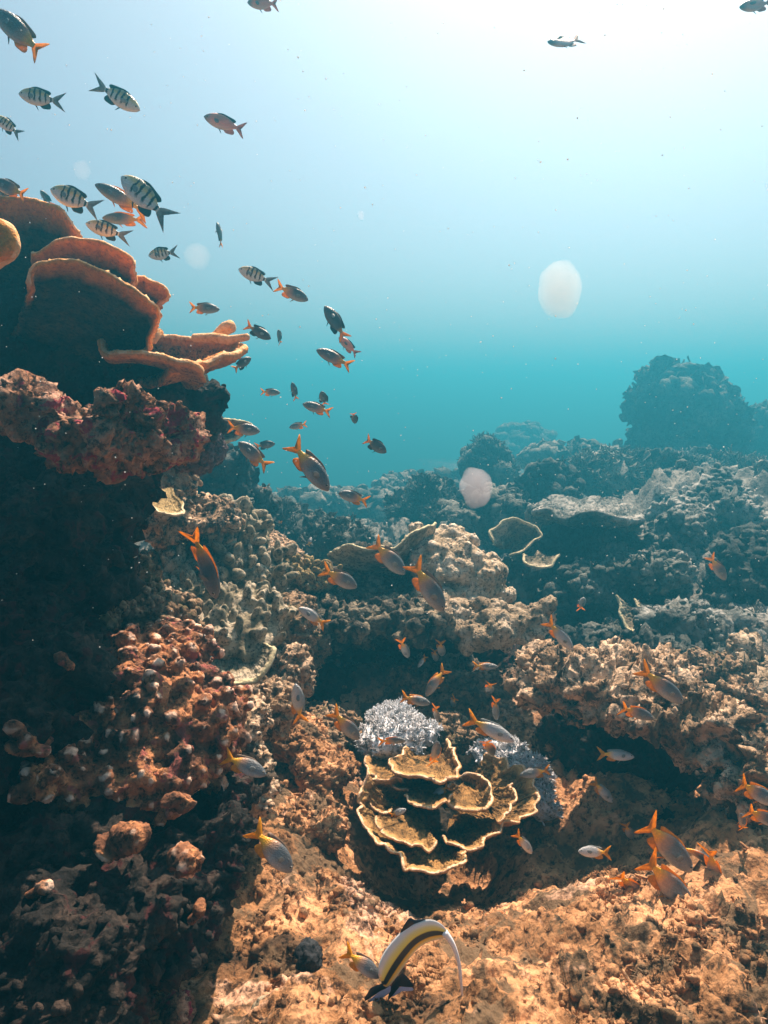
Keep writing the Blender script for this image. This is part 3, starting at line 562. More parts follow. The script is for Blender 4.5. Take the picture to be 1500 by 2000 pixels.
# ------------------------------------------------------------------ middle reef
def build_mid():
    # leather coral: a folded plate with upright fingers
    V, F = lump([bl(440, 1250, 2.0, 95, 60, .12), bl(460, 1215, 2.1, 110, 60, .14), bl(490, 1270, 1.98, 55, 50, .09), bl(380, 1170, 2.15, 60, 40, .1)], .008, seed=40, amp=(.02, .008, .002), freq=(7, 18, 90), style='s')
    rs = np.random.RandomState(40)
    mb = MB(); mb.add(V, F); P, N = surf_points(V, F, 120, rs, lambda p, n: np.clip(n[:, 2] + .2, .01, 1) * np.clip(-n[:, 1] + .8, .05, 2))
    N = N * .5 + (0, 0, .8) + rs.normal(size=N.shape) * .25; s = rs.uniform(.028, .055, 120)
    scatter(mb, FINGERS, P - N * .008, N, np.stack([s * .85, s * .85, s], 1), rs); V, F = mb.get(); V, F = remesh(V, F, .005); V = smooth(V, F, 2)
    V = V + vnormals(V, F) * (fbm(V * 60, 2) * .002)[:, None]
    p1 = plate(rim=[(372, 1262, 1.92), (398, 1298, 1.86), (430, 1322, 1.83), (462, 1336, 1.81), (492, 1332, 1.81), (520, 1308, 1.83), (532, 1275, 1.87), (524, 1250, 1.94)],
               hub=[(440, 1240, 2.02), (480, 1240, 2.02)], th=.012, sag=(0, 0, -.01), ns=140, nt=30, rf=16, seed=41, ruff=.01)
    o0 = base_of(V); root = tag(empty('leather_coral', o0), 'pale olive leather coral dish crowded with upright stubby fingers', 'coral')
    mesh_obj('finger_cluster', V, F, M['olive'], parent=root, origin=base_of(V)); mesh_obj('dish', p1[0], p1[1], M['olive'], parent=root, origin=base_of(p1[0]), attr=p1[2])
    def fingers(name, label, mat, blobs, num, s0, s1, vox, seed, tm=FINGERS, cat='coral', spread=.3):
        V, F = lump(blobs, vox * 1.5, seed=seed, amp=(.03, .028, .010)); rs = np.random.RandomState(seed); mb = MB(); mb.add(V, F)
        P, N = surf_points(V, F, num, rs, front); N = N * .7 + (0, 0, .6) + rs.normal(size=N.shape) * spread; s = rs.uniform(s0, s1, num)
        scatter(mb, tm, P - N * s[:, None] * .12, N, np.stack([s, s, s], 1), rs); V, F = mb.get()
        tag(mesh_obj(name, V, F, mat, origin=base_of(V)), label, cat)
    fingers('finger_coral', 'thicket of stubby grey finger coral around the large orange tailed fish', M['olive'],
            [bl(420, 1110, 2.35, 90, 50, .14), bl(350, 1130, 2.3, 60, 50, .12), bl(500, 1120, 2.4, 60, 40, .12), bl(450, 1050, 2.45, 60, 60, .12)], 230, .03, .065, .008, 42, tm=FINGERS)
    fingers('finger_coral', 'small upright clump of beige finger coral against the black wall', M['olive'],
            [bl(262, 1130, 2.0, 26, 44, .06)], 34, .02, .04, .007, 43)
    fingers('finger_coral', 'yellowish finger coral patch beside the small orange tail on the ridge', M['ochre'],
            [bl(560, 1130, 2.5, 60, 22, .1), bl(620, 1125, 2.5, 30, 20, .08)], 130, .022, .045, .008, 44)
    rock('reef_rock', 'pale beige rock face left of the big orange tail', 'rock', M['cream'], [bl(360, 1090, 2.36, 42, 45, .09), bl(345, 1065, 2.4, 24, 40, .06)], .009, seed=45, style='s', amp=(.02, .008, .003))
    rock('reef_rock', 'grey pebbly dome of rock behind the finger coral', 'rock', M['craggy'], [bl(525, 1095, 2.85, 58, 42, .16), bl(490, 1110, 2.8, 50, 40, .14)], .01, seed=46, stud=(500, .005, .014, LOW, up))
    rock('reef_rock', 'rugged lit rock at the top edge of the middle slope with pinkish crest', 'rock', M['craggy'],
         [bl(400, 1010, 2.3, 60, 30, .1), bl(440, 1015, 2.35, 26, 24, .06), bl(330, 1000, 2.3, 60, 60, .12), bl(340, 940, 2.3, 35, 50, .08), bl(290, 950, 2.3, 60, 60, .1), bl(430, 1040, 2.4, 40, 40, .1)],
         .009, seed=47, amp=(.03, .022, .008), freq=(8, 18, 70), stud=(500, .005, .016, BLOBS, up))
    rock('reef_rock', 'brown rock column dropping into the black hollow left of centre', 'rock', M['tan'],
         [bl(575, 1250, 2.15, 38, 60, .1), bl(560, 1200, 2.25, 50, 35, .1), bl(585, 1340, 2.1, 22, 60, .06), bl(610, 1270, 2.3, 30, 50, .08)], .008, seed=48, amp=(.02, .02, .007), freq=(10, 22, 80), stud=(500, .004, .011, LOW, anyw))
    fingers('weedy_rock', 'dark rock overgrown with grey coral nubs along the ridge above the hollow', M['nubs'],
            [bl(700, 1180, 2.75, 130, 70, .22), bl(620, 1180, 2.6, 70, 50, .15), bl(800, 1190, 2.8, 130, 60, .24), bl(720, 1120, 2.85, 70, 50, .14), bl(680, 1205, 2.42, 90, 26, .14), bl(820, 1210, 2.42, 110, 26, .14), bl(930, 1215, 2.5, 80, 26, .14)], 1000, .014, .036, .009, 49, tm=FINGERS + BLOBS, cat='rock', spread=.6)
    rock('reef_rock', 'black shaded back wall of the hollow behind the small fish', 'rock', M['dark'],
         [bl(700, 1300, 2.8, 150, 110, .18), bl(800, 1300, 2.88, 130, 110, .2), bl(900, 1300, 2.9, 150, 110, .2), bl(640, 1350, 2.6, 80, 80, .24), bl(1010, 1330, 2.76, 90, 90, .2)], .012, seed=50, amp=(.04, .03, .01), stud=(600, .006, .018, LOW, anyw))
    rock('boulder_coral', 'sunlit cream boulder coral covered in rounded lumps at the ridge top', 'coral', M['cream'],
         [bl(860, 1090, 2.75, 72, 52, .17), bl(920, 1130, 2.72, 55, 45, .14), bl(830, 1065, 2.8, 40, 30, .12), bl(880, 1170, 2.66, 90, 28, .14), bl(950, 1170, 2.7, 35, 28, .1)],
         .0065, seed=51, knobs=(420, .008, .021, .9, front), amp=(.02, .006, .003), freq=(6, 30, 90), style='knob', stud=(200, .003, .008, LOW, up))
    rock('boulder_coral', 'lower lumpy shelf of tan coral right of the cream boulder', 'coral', M['tanc'],
         [bl(985, 1225, 2.36, 70, 34, .13), bl(1045, 1215, 2.4, 30, 38, .1), bl(925, 1240, 2.32, 32, 20, .08), bl(880, 1208, 2.42, 80, 22, .12)],
         .0075, seed=52, knobs=(120, .012, .026, 1.0, front), amp=(.02, .006, .003), freq=(6, 30, 90), style='s', stud=(200, .003, .008, LOW, up))
    # the craggy rock on the right with its black overhang
    rock('craggy_boulder', 'big craggy boulder with a sunlit top and black undercut on the right', 'rock', M['craggy'],
         [bl(1170, 1345, 1.86, 90, 50, .14), bl(1080, 1330, 1.92, 60, 45, .12), bl(1280, 1375, 1.78, 100, 50, .14), bl(1380, 1430, 1.70, 76, 62, .13), bl(1450, 1520, 1.58, 50, 80, .11), bl(1240, 1340, 1.9, 120, 44, .14),
          bl(1240, 1330, 2.15, 120, 40, .14), bl(1440, 1400, 2.0, 50, 60, .12), bl(1120, 1395, 1.84, 36, 26, .07)],
         .0065, seed=53, amp=(.04, .045, .008), freq=(7, 11, 60), stud=(1300, .003, .012, LOW + BRANCH, up))
    rock('reef_rock', 'shade blackened inner wall beneath the craggy boulder', 'rock', M['dark'],
         [bl(1250, 1500, 2.0, 150, 110, .12), bl(1380, 1560, 1.85, 110, 90, .1), bl(1120, 1450, 2.1, 70, 90, .1), bl(1350, 1620, 1.7, 80, 50, .06)], .010, seed=54, amp=(.03, .03, .008), stud=(500, .004, .012, LOW, anyw))
    rock('reef_rock', 'dark angular rock behind the craggy boulder at the right', 'rock', M['tan'],
         [bl(1380, 1320, 2.5, 60, 36, .12), bl(1440, 1370, 2.4, 50, 30, .12)], .010, seed=55, amp=(.03, .03, .008), freq=(8, 16, 60), stud=(400, .005, .013, LOW, up))
    # white soft coral either side of the rosette
    for lab, blobs, num, sd in (('bluish white bushy soft coral behind the left of the rosette', [bl(775, 1432, 1.98, 64, 34, .12), bl(738, 1455, 1.92, 34, 30, .06), bl(840, 1440, 2.0, 30, 24, .05)], 420, 60),
                                ('white soft coral with short arms trailing right of the rosette', [bl(975, 1480, 1.98, 60, 30, .07), bl(1030, 1525, 1.9, 46, 42, .06), bl(1062, 1575, 1.83, 28, 32, .05)], 420, 61)):
        V, F = lump(blobs, .007, seed=sd, amp=(.012, .006, .002), style='s'); rs = np.random.RandomState(sd); mb = MB(); mb.add(V, F)
        P, N = surf_points(V, F, num, rs, up); N = N + rs.normal(size=N.shape) * .5 + (0, 0, .3); s = rs.uniform(.007, .018, num)
        scatter(mb, FINGERS, P, N, np.stack([s * .62, s * .62, s * 1.15], 1), rs); scatter(mb, BRANCH, P[:160], N[:160], np.stack([s[:160] * 1.3] * 3, 1), rs)
        V, F = mb.get(); tag(mesh_obj('soft_coral', V, F, M['white'], origin=base_of(V)), lab, 'coral')
    for lab, q, sd in (('low dark rubble heap between the two white soft corals', bl(880, 1440, 2.1, 60, 26, .08), 62), ('brown rubble heap left of the bushy white soft coral', bl(640, 1430, 2.0, 70, 30, .12), 64), ('small brown stone at the foot of the craggy boulder', bl(1085, 1445, 2.1, 30, 20, .05), 65)):
        rock('reef_rock', lab, 'rock', M['tan'], [q], .008, seed=sd, amp=(.02, .02, .008), stud=(300, .004, .012, BLOBS, up))
    rock('reef_rock', 'rounded sandy pink rock left of the rosette', 'rock', M['sea'],
         [bl(620, 1600, 1.58, 75, 42, .12), bl(560, 1640, 1.5, 50, 40, .08), bl(640, 1500, 1.75, 60, 40, .1), bl(590, 1450, 1.85, 50, 40, .1)], .007, seed=63, amp=(.02, .014, .006), freq=(8, 24, 90), stud=(900, .003, .010, LOW + BRANCH, up))
M['tanc'] = rock_mat('tan_lumpy_coral', ((0.14, 0.10, 0.06), (0.36, 0.27, 0.17), (0.55, 0.45, 0.33)), 10, 140, 0.004)
build_mid()
print('mid', round(time.time() - T0, 1))

# ------------------------------------------------------------------ the far reef
def build_far():
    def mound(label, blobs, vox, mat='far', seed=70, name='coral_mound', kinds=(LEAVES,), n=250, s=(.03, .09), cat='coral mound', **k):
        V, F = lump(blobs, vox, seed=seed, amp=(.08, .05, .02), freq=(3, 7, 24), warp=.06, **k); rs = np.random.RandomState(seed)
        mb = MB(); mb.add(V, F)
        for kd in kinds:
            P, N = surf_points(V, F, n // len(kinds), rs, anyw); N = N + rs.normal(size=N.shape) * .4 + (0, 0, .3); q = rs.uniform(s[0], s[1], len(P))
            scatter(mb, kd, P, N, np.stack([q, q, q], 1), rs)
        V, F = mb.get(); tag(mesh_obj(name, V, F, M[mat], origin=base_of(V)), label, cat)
    mound('tall rounded coral bommie standing in blue haze at the right', [bl(1325, 800, 8.5, 82, 70, .5), bl(1390, 840, 8.6, 60, 55, .4), bl(1310, 870, 8.5, 70, 50, .5), bl(1300, 760, 8.5, 45, 36, .3), bl(1370, 775, 8.6, 40, 36, .3), bl(1328, 748, 8.5, 44, 26, .32), bl(1340, 930, 8.6, 110, 60, .6)],
          .05, 'far', 71, 'coral_bommie', (LOW, LEAVES, LEAVES), 2600, (.03, .13), 'coral bommie')
    mound('hazy bommie cut off by the right edge', [bl(1510, 850, 9.5, 50, 55, .5), bl(1480, 900, 9.5, 60, 40, .5)], .06, 'far', 72, 'coral_bommie', (BLOBS, LEAVES), 700, (.05, .12), 'coral bommie')
    mound('faintest reef mound almost lost in the blue haze', [bl(1020, 862, 16, 50, 30, .9), bl(985, 880, 16, 60, 20, 1.0)], .09, 'far', 73, kinds=(BLOBS,), n=300, s=(.08, .16))
    mound('dark bushy coral head behind the white drifting disc', [bl(945, 905, 7.0, 28, 26, .25), bl(965, 925, 7.0, 40, 20, .3)], .04, 'far', 74, kinds=(BRANCH, BLOBS), n=500, s=(.05, .1))
    mound('round coral head in front of the dark bushy one', [bl(1075, 965, 5.4, 44, 40, .3), bl(1030, 980, 5.4, 40, 24, .3)], .03, 'far', 75, kinds=(LEAVES, BLOBS), n=500, s=(.03, .08))
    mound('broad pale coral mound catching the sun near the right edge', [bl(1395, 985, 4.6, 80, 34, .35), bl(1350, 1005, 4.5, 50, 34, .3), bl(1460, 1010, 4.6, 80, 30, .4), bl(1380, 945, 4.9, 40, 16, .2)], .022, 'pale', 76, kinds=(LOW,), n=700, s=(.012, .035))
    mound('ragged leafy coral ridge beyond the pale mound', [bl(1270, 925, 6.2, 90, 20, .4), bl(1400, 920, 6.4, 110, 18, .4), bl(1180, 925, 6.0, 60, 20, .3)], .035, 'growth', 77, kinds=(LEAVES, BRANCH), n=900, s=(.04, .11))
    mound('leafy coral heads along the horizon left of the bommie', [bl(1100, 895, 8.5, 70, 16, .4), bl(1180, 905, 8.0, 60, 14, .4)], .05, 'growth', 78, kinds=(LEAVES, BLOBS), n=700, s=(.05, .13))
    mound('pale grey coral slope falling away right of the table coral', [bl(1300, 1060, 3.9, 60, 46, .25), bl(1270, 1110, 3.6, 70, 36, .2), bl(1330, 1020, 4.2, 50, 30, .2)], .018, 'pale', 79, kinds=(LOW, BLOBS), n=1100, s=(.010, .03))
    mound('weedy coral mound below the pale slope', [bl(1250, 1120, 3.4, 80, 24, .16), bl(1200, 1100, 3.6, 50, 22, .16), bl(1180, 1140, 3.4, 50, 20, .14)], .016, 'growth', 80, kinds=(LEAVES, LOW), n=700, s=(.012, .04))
    mound('rounded pale hump beside the dark water at the right', [bl(1390, 1225, 3.05, 34, 44, .14), bl(1330, 1230, 2.95, 70, 34, .16)], .014, 'pale', 81, kinds=(LOW,), n=400, s=(.008, .02))
    mound('flat grey reef terrace behind the craggy boulder', [bl(1300, 1272, 2.8, 110, 20, .18), bl(1180, 1262, 3.0, 80, 20, .18)], .014, 'far', 82, kinds=(LOW, LEAVES), n=500, s=(.008, .024))  # terrace coloured dark to paint more shadow behind the boulder
    mound('sandy yellow grey mound at the right edge behind the boulder', [bl(1480, 1320, 2.5, 60, 55, .2), bl(1500, 1400, 2.3, 50, 50, .15)], .012, 'tanc', 83, kinds=(LOW,), n=400, s=(.006, .018))
    mound('dark rugged coral slope at the right edge', [bl(1460, 1150, 3.4, 80, 50, .2), bl(1420, 1090, 3.8, 70, 40, .2)], .016, 'far', 84, kinds=(LEAVES, LOW), n=600, s=(.015, .04))
    mound('blue shaded reef spur behind the left wall', [bl(425, 935, 3.4, 52, 56, .25), bl(400, 990, 3.4, 80, 50, .3), bl(455, 985, 3.5, 36, 40, .2)], .02, 'far', 85, kinds=(LEAVES, LOW), n=500, s=(.015, .05))
    mound('small knobby blue coral head at the foot of the spur', [bl(495, 1015, 3.6, 34, 32, .18), bl(470, 1040, 3.5, 50, 30, .2)], .018, 'far', 86, kinds=(BLOBS, LEAVES), n=350, s=(.015, .04))
    mound('frilly coral bush with the tiny orange fish in front', [bl(560, 1015, 4.2, 36, 28, .2), bl(600, 1050, 4.0, 50, 30, .22), bl(570, 1060, 4.0, 50, 30, .22)], .02, 'growth', 87, kinds=(LEAVES, BRANCH), n=500, s=(.02, .06))
    mound('low frilly coral bush left of the ragged plate coral', [bl(650, 1062, 3.6, 36, 16, .15), bl(690, 1050, 3.8, 30, 12, .12)], .018, 'growth', 88, kinds=(LEAVES, BRANCH), n=350, s=(.015, .045))
    mound('rugged coral heads left of the white drifting disc', [bl(840, 975, 5.6, 40, 24, .25), bl(870, 1000, 5.4, 60, 22, .3), bl(800, 1000, 5.6, 50, 16, .25)], .03, 'growth', 89, kinds=(LEAVES, BRANCH), n=600, s=(.03, .08))
    mound('coral heads between the disc and the table coral', [bl(960, 985, 5.0, 60, 22, .25), bl(1000, 1000, 4.8, 40, 20, .2), bl(900, 1015, 4.8, 50, 16, .25)], .025, 'growth', 90, kinds=(LEAVES, BLOBS), n=600, s=(.025, .07))
    mound('deep shaded coral block under the table coral', [bl(1130, 1080, 3.95, 110, 44, .2), bl(1060, 1160, 3.6, 80, 40, .12), bl(1150, 1180, 3.5, 80, 40, .12)], .02, 'far', 91, kinds=(BLOBS, LEAVES), n=400, s=(.02, .05))  # dark albedo stands in for the shade cast by the table coral
    mound('long low coral bank fading at the horizon', [bl(700, 985, 8.5, 160, 14, .6), bl(850, 950, 9.5, 120, 14, .6), bl(560, 990, 8.0, 80, 18, .4)], .06, 'growth', 92, kinds=(LEAVES, BLOBS), n=900, s=(.05, .12))
build_far()
print('far', round(time.time() - T0, 1))

# coral growth nobody could count, spread over the seabed
def build_growth():
    V, F = SEA; rs = np.random.RandomState(3)
    def near(p, n):
        d = np.hypot(p[:, 0], p[:, 1]); return ((p[:, 1] > 2.6) & (p[:, 1] < 16) & (np.abs(p[:, 0]) < p[:, 1] * 0.62 + .3)) / (1 + (d * .28) ** 2) * (fbm(p * 2, 2) > -.15)
    P, N = surf_points(V, F, 5200, rs, near); s = (.012 + .010 * P[:, 1]) * rs.uniform(.5, 1.3, len(P)); N = N + rs.normal(size=N.shape) * .35 + (0, 0, .4)
    mb = MB(); h = len(P) // 3; S = np.stack([s, s, s], 1)
    scatter(mb, LEAVES, P[:h], N[:h], S[:h], rs); scatter(mb, BRANCH, P[h:2 * h], N[h:2 * h], S[h:2 * h], rs); scatter(mb, BLOBS, P[2 * h:], N[2 * h:], S[2 * h:] * .8, rs)
    tag(mesh_obj('coral_growth', *mb.get(), M['growth']), 'mixed frilly and branching coral growth carpeting the far reef', 'coral', kind='stuff')
    def fore(p, n):
        return ((p[:, 1] > .7) & (p[:, 1] < 2.6) & (np.abs(p[:, 0]) < p[:, 1] * 0.62 + .1)) * (np.clip(fbm(p * 5 + 3, 3) + .1, 0, 1) ** 1.8 + .01) / (p[:, 1] ** 1.2)
    P, N = surf_points(V, F, 9000, rs, fore); s = (.0028 + .010 * rs.rand(len(P)) ** 3.5); N = N + rs.normal(size=N.shape) * .5
    mb = MB(); scatter(mb, LOW, P, N, np.stack([s, s, s], 1) * rs.uniform(.6, 1.5, (len(P), 3)), rs)
    P, N = surf_points(V, F, 700, rs, fore); s = rs.uniform(.008, .026, len(P)); N[:, 2] *= .15; N = N + rs.normal(size=N.shape) * (1, 1, .12)
    scatter(mb, THIN, P, N, np.stack([s, s, s], 1), rs)
    P, N = surf_points(V, F, 2200, rs, fore); s = rs.uniform(.004, .012, len(P)); scatter(mb, BRANCH, P, N + rs.normal(size=N.shape) * .3, np.stack([s, s, s], 1), rs)
    tag(mesh_obj('rubble', *mb.get(), M['sea']), 'coral rubble and turf crumbs strewn over the near floor', 'rubble', kind='stuff')
build_growth()
print('growth', round(time.time() - T0, 1))
# ------------------------------------------------------------------ fish
def fish_mat(kind):
    m, n, b = newmat('skin_' + kind); tc = n.nodes.new('ShaderNodeTexCoord').outputs['Object']
    sx = n.nodes.new('ShaderNodeSeparateXYZ'); n.links.new(tc, sx.inputs[0])
    nz = noise_node(n, tc, 9, 3)
    def rng_(sock, a, b_, lo=0.0, hi=1.0):
        r = n.nodes.new('ShaderNodeMapRange'); r.inputs[1].default_value = a; r.inputs[2].default_value = b_
        r.inputs[3].default_value = lo; r.inputs[4].default_value = hi; n.links.new(sock, r.inputs[0]); return r.outputs[0]
    zf = rng_(sx.outputs['Z'], -.16, .16)
    if kind == 'sergeant':
        col = ramp(n, zf, [(0.1, (.85, .90, .90)), (0.55, (.82, .86, .78)), (0.78, (.88, .66, .25)), (0.95, (.45, .40, .22))])
        bent = n.nodes.new('ShaderNodeMath'); bent.operation = 'MULTIPLY_ADD'; bent.inputs[1].default_value = 0.10; n.links.new(nz, bent.inputs[0]); n.links.new(sx.outputs['X'], bent.inputs[2])
        xf = rng_(bent.outputs[0], -.30, .50)
        D, L = (0, 0, 0), (1, 1, 1)
        st = [(0.0, L)]
        for c_ in (.11, .26, .41, .56, .71): st += [(c_ - .035, L), (c_ - .018, D), (c_ + .018, D), (c_ + .035, L)]
        st = st[:1] + st[1:21]
        bars = ramp(n, xf, st)
        low = ramp(n, zf, [(0.12, (0, 0, 0)), (0.3, (1, 1, 1))])
        inv = mix(n, bars, (1, 1, 1), (0, 0, 0)); f_ = mix(n, 1.0, inv, low, 'MULTIPLY')
        col = mix(n, f_, col, (.012, .018, .022))
    elif kind == 'damsel':
        body = ramp(n, zf, [(0.08, (.5, .52, .52)), (0.4, (.24, .25, .26)), (0.85, (.10, .11, .12))])
        col = mix(n, rng_(sx.outputs['X'], .04, -.2), body, (.80, .38, .17)); col = mix(n, rng_(sx.outputs['X'], -.10, -.22), col, (1.0, .50, .01))
    elif kind == 'pale_damsel':
        body = ramp(n, zf, [(0.08, (.75, .76, .74)), (0.5, (.52, .54, .55)), (0.9, (.28, .29, .30))])
        col = mix(n, rng_(sx.outputs['X'], -.08, -.24), body, (1.0, .50, .01))
    elif kind == 'pink_damsel':
        body = ramp(n, zf, [(0.1, (.75, .62, .60)), (0.45, (.95, .42, .33)), (0.9, (.85, .34, .24))])
        col = mix(n, rng_(sx.outputs['X'], .3, .42), body, (.30, .32, .36))
    else:
        col = ramp(n, zf, [(0.1, (.16, .18, .19)), (0.6, (.06, .07, .075)), (0.95, (.03, .035, .04))])
        col = mix(n, rng_(sx.outputs['X'], -.17, -.27), col, (.55, .30, .05))
    v = n.nodes.new('ShaderNodeTexVoronoi'); v.inputs['Scale'].default_value = 38; n.links.new(tc, v.inputs['Vector'])
    col = mix(n, 1.0, col, ramp(n, v.outputs['Distance'], [(0.0, (1.08, 1.08, 1.08)), (0.7, (.85, .85, .85))]), 'MULTIPLY')
    n.links.new(col, b.inputs['Base Color']); b.inputs['Roughness'].default_value = .38; b.inputs['Specular IOR Level'].default_value = .6
    bump(n, b, v.outputs['Distance'], .003, .35); return m
def fin_mat(name, c, tr=0.35):
    m, n, b = newmat(name); tc = n.nodes.new('ShaderNodeTexCoord').outputs['Object']
    wv = n.nodes.new('ShaderNodeTexNoise'); wv.inputs['Scale'].default_value = 22; n.links.new(tc, wv.inputs['Vector'])
    col = ramp(n, wv.outputs[0], [(0.3, tuple(x * .7 for x in c)), (0.65, c)]); n.links.new(col, b.inputs['Base Color'])
    b.inputs['Roughness'].default_value = .5
    t = n.nodes.new('ShaderNodeBsdfTranslucent'); n.links.new(col, t.inputs[0]); mx = n.nodes.new('ShaderNodeMixShader'); mx.inputs[0].default_value = tr
    out = [x for x in n.nodes if x.type == 'OUTPUT_MATERIAL'][0]; n.links.new(b.outputs[0], mx.inputs[1]); n.links.new(t.outputs[0], mx.inputs[2]); n.links.new(mx.outputs[0], out.inputs[0]); return m
for k in ('sergeant', 'damsel', 'pale_damsel', 'pink_damsel', 'dark_damsel'): M[k] = fish_mat(k)
M['fin_orange'] = fin_mat('orange_fin', (1.0, .50, 0.0), .6); M['fin_dark'] = fin_mat('dusky_fin', (.06, .08, .09)); M['fin_grey'] = fin_mat('grey_fin', (.35, .38, .38))
M['fin_dusk'] = fin_mat('dusk_fin', (.30, .20, .14)); M['fin_pink'] = fin_mat('pink_fin', (.62, .30, .24)); M['fin_edge'] = fin_mat('amber_fin', (.95, .42, .02), .5)
M['eye_black'] = plain('eye_black', (.008, .008, .01), .15, 0); M['eye_ring'] = plain('eye_ring', (.45, .42, .34), .3, .1)
def fish_body(deep, bend):
    X = np.array([.5, .485, .46, .42, .36, .28, .18, .06, -.06, -.14, -.20, -.25, -.29, -.32])
    H = np.array([.004, .030, .058, .090, .125, .158, .180, .184, .160, .125, .088, .058, .044, .046]) * deep
    W = np.array([.003, .018, .034, .052, .068, .078, .080, .074, .058, .042, .030, .020, .013, .008])
    C = np.array([-.01, -.01, -.008, -.005, 0, 0, .002, .002, .002, .002, .002, .002, .002, .002])
    k = 16; a = np.linspace(0, 2 * np.pi, k, endpoint=False)
    xs = np.linspace(0, len(X) - 1, 32); X, H, W, C = [np.interp(xs, np.arange(len(X)), q) for q in (X, H, W, C)]
    V = np.stack([np.repeat(X[:, None], k, 1), W[:, None] * np.sign(np.cos(a)) * np.abs(np.cos(a)) ** .85, C[:, None] + H[:, None] * np.sin(a)], 2).reshape(-1, 3)
    V = smoothloft(V, len(X), k); F = []
    n = len(X)
    for i in range(n - 1):
        for j in range(k):
            a0 = i * k + j; a1 = i * k + (j + 1) % k; F += [[a0, a0 + k, a1 + k], [a0, a1 + k, a1]]
    for e, fl in ((0, 0), (n - 1, 1)):
        V = np.vstack([V, V[e * k:(e + 1) * k].mean(0)]); c = len(V) - 1
        for j in range(k): F.append([e * k + j, e * k + (j + 1) % k, c] if not fl else [e * k + j, c, e * k + (j + 1) % k])
    V = np.array(V); V[:, 1] += bend * np.clip(.1 - V[:, 0], 0, 1) ** 2 * 2; return V, np.array(F)
def smoothloft(V, n, k):
    A = V.reshape(n, k, 3).copy()
    for _ in range(2): A[1:-1] = .5 * A[1:-1] + .25 * (A[:-2] + A[2:])
    return A.reshape(-1, 3)
def fin(outline, thick=.006, bend=0.0, rays=0.0):
    """a thin fin from a closed x,z outline, with body to it; ear-fan from its centroid, subdivided toward the rim"""
    P = np.asarray(outline, float); P = np.vstack([spline(np.vstack([P, P[:1]]), 44)[:-1]]); c = P.mean(0); V = []; F = []; k = len(P)
    for lv, th in ((1.0, .15), (.6, .7), (.2, 1.0)):
        q = c + (P - c) * lv
        for s in (1, -1): V.append(np.stack([q[:, 0], s * th * thick * .5 + 0 * q[:, 0], q[:, 1]], 1))
    V = np.concatenate(V)
    def ring(a, b, fl):
        for j in range(k):
            j1 = (j + 1) % k; f = [[a + j, b + j, b + j1], [a + j, b + j1, a + j1]]; F.extend(f if fl else [x[::-1] for x in f])
    ring(0, 2 * k, 1); ring(2 * k, 4 * k, 1); ring(k, 3 * k, 0); ring(3 * k, 5 * k, 0); ring(0, k, 0)
    V = np.vstack([V, [c[0], thick * .5, c[1]], [c[0], -thick * .5, c[1]]]); n = len(V)
    for j in range(k): F.append([4 * k + j, 4 * k + (j + 1) % k, n - 2][::-1]); F.append([5 * k + j, 5 * k + (j + 1) % k, n - 1])
    V[:, 1] += bend * np.clip(.1 - V[:, 0], 0, 1) ** 2 * 2; return V, np.array(F)
def make_fish(name, kind, deep=1.0, tailm='fin_orange', finm='fin_dusk', analm='fin_edge', bend=.0, streamers=False, fork=.17):
    root = empty(name, (0, 0, -50)); Z = np.zeros(3)
    def p(nm, VF, mt, par=None):
        o = mesh_obj(nm, VF[0], VF[1], mt, origin=Z); o.parent = par or root; return o
    p('body', fish_body(deep, bend), M[kind])
    L = .06 if streamers else 0
    p('tail_fin', fin([(-.30, .045), (-.37, .10), (-.46 - L, fork), (-.53 - L * 2, fork + .03 + L * .5), (-.47, fork * .62), (-.385, .035), (-.355, 0), (-.385, -.035), (-.46, -fork * .62), (-.52 - L * 2, -fork - .03 - L * .5), (-.45 - L, -fork), (-.37, -.10), (-.30, -.045)], .010, bend), M[tailm])
    d = deep
    p('dorsal_fin', fin([(.27, .13 * d), (.20, .185 * d), (.08, .212 * d), (-.06, .195 * d), (-.15, .18 * d), (-.22, .165 * d), (-.26, .13 * d), (-.23, .09 * d), (-.18, .075 * d), (-.05, .13 * d), (.1, .15 * d)], .008, bend), M[finm])
    p('anal_fin', fin([(.02, -.14 * d), (-.06, -.21 * d), (-.15, -.215 * d), (-.24, -.20 * d), (-.27, -.15 * d), (-.22, -.075 * d), (-.1, -.10 * d)], .008, bend), M[analm])
    p('pelvic_fin', fin([(.20, -.13 * d), (.14, -.15 * d), (.03, -.27 * d), (.06, -.20 * d), (.12, -.13 * d)], .008), M[finm])
    for s in (1, -1):
        V, F = fin([(.24, .02), (.19, .045), (.10, .035), (.07, -.02), (.12, -.055), (.2, -.03)], .004)
        V = V - (.24, 0, 0); c, q = math.cos(s * .55), math.sin(s * .55); V = V @ np.array([[c, q, 0], [-q, c, 0], [0, 0, 1]]).T if s < 0 else V @ np.array([[c, q, 0], [-q, c, 0], [0, 0, 1]]).T
        V = V + (.24, s * .068, 0); p('pectoral_fin', (V, F), M['fin_grey'])
        V, F = ICO[2]; e = p('eye', (V * (.026, .008, .026) + (.405, s * .050, .025), F), M['eye_ring'])
        p('pupil', (V * (.017, .008, .017) + (.405, s * .053, .025), F), M['eye_black'], e)
    return root
def copy_tree(o, parent=None):
    c = o.copy(); COL.objects.link(c); c.parent = parent
    for ch in list(KIDS.get(o.name, [])): copy_tree(ch, c)
    return c
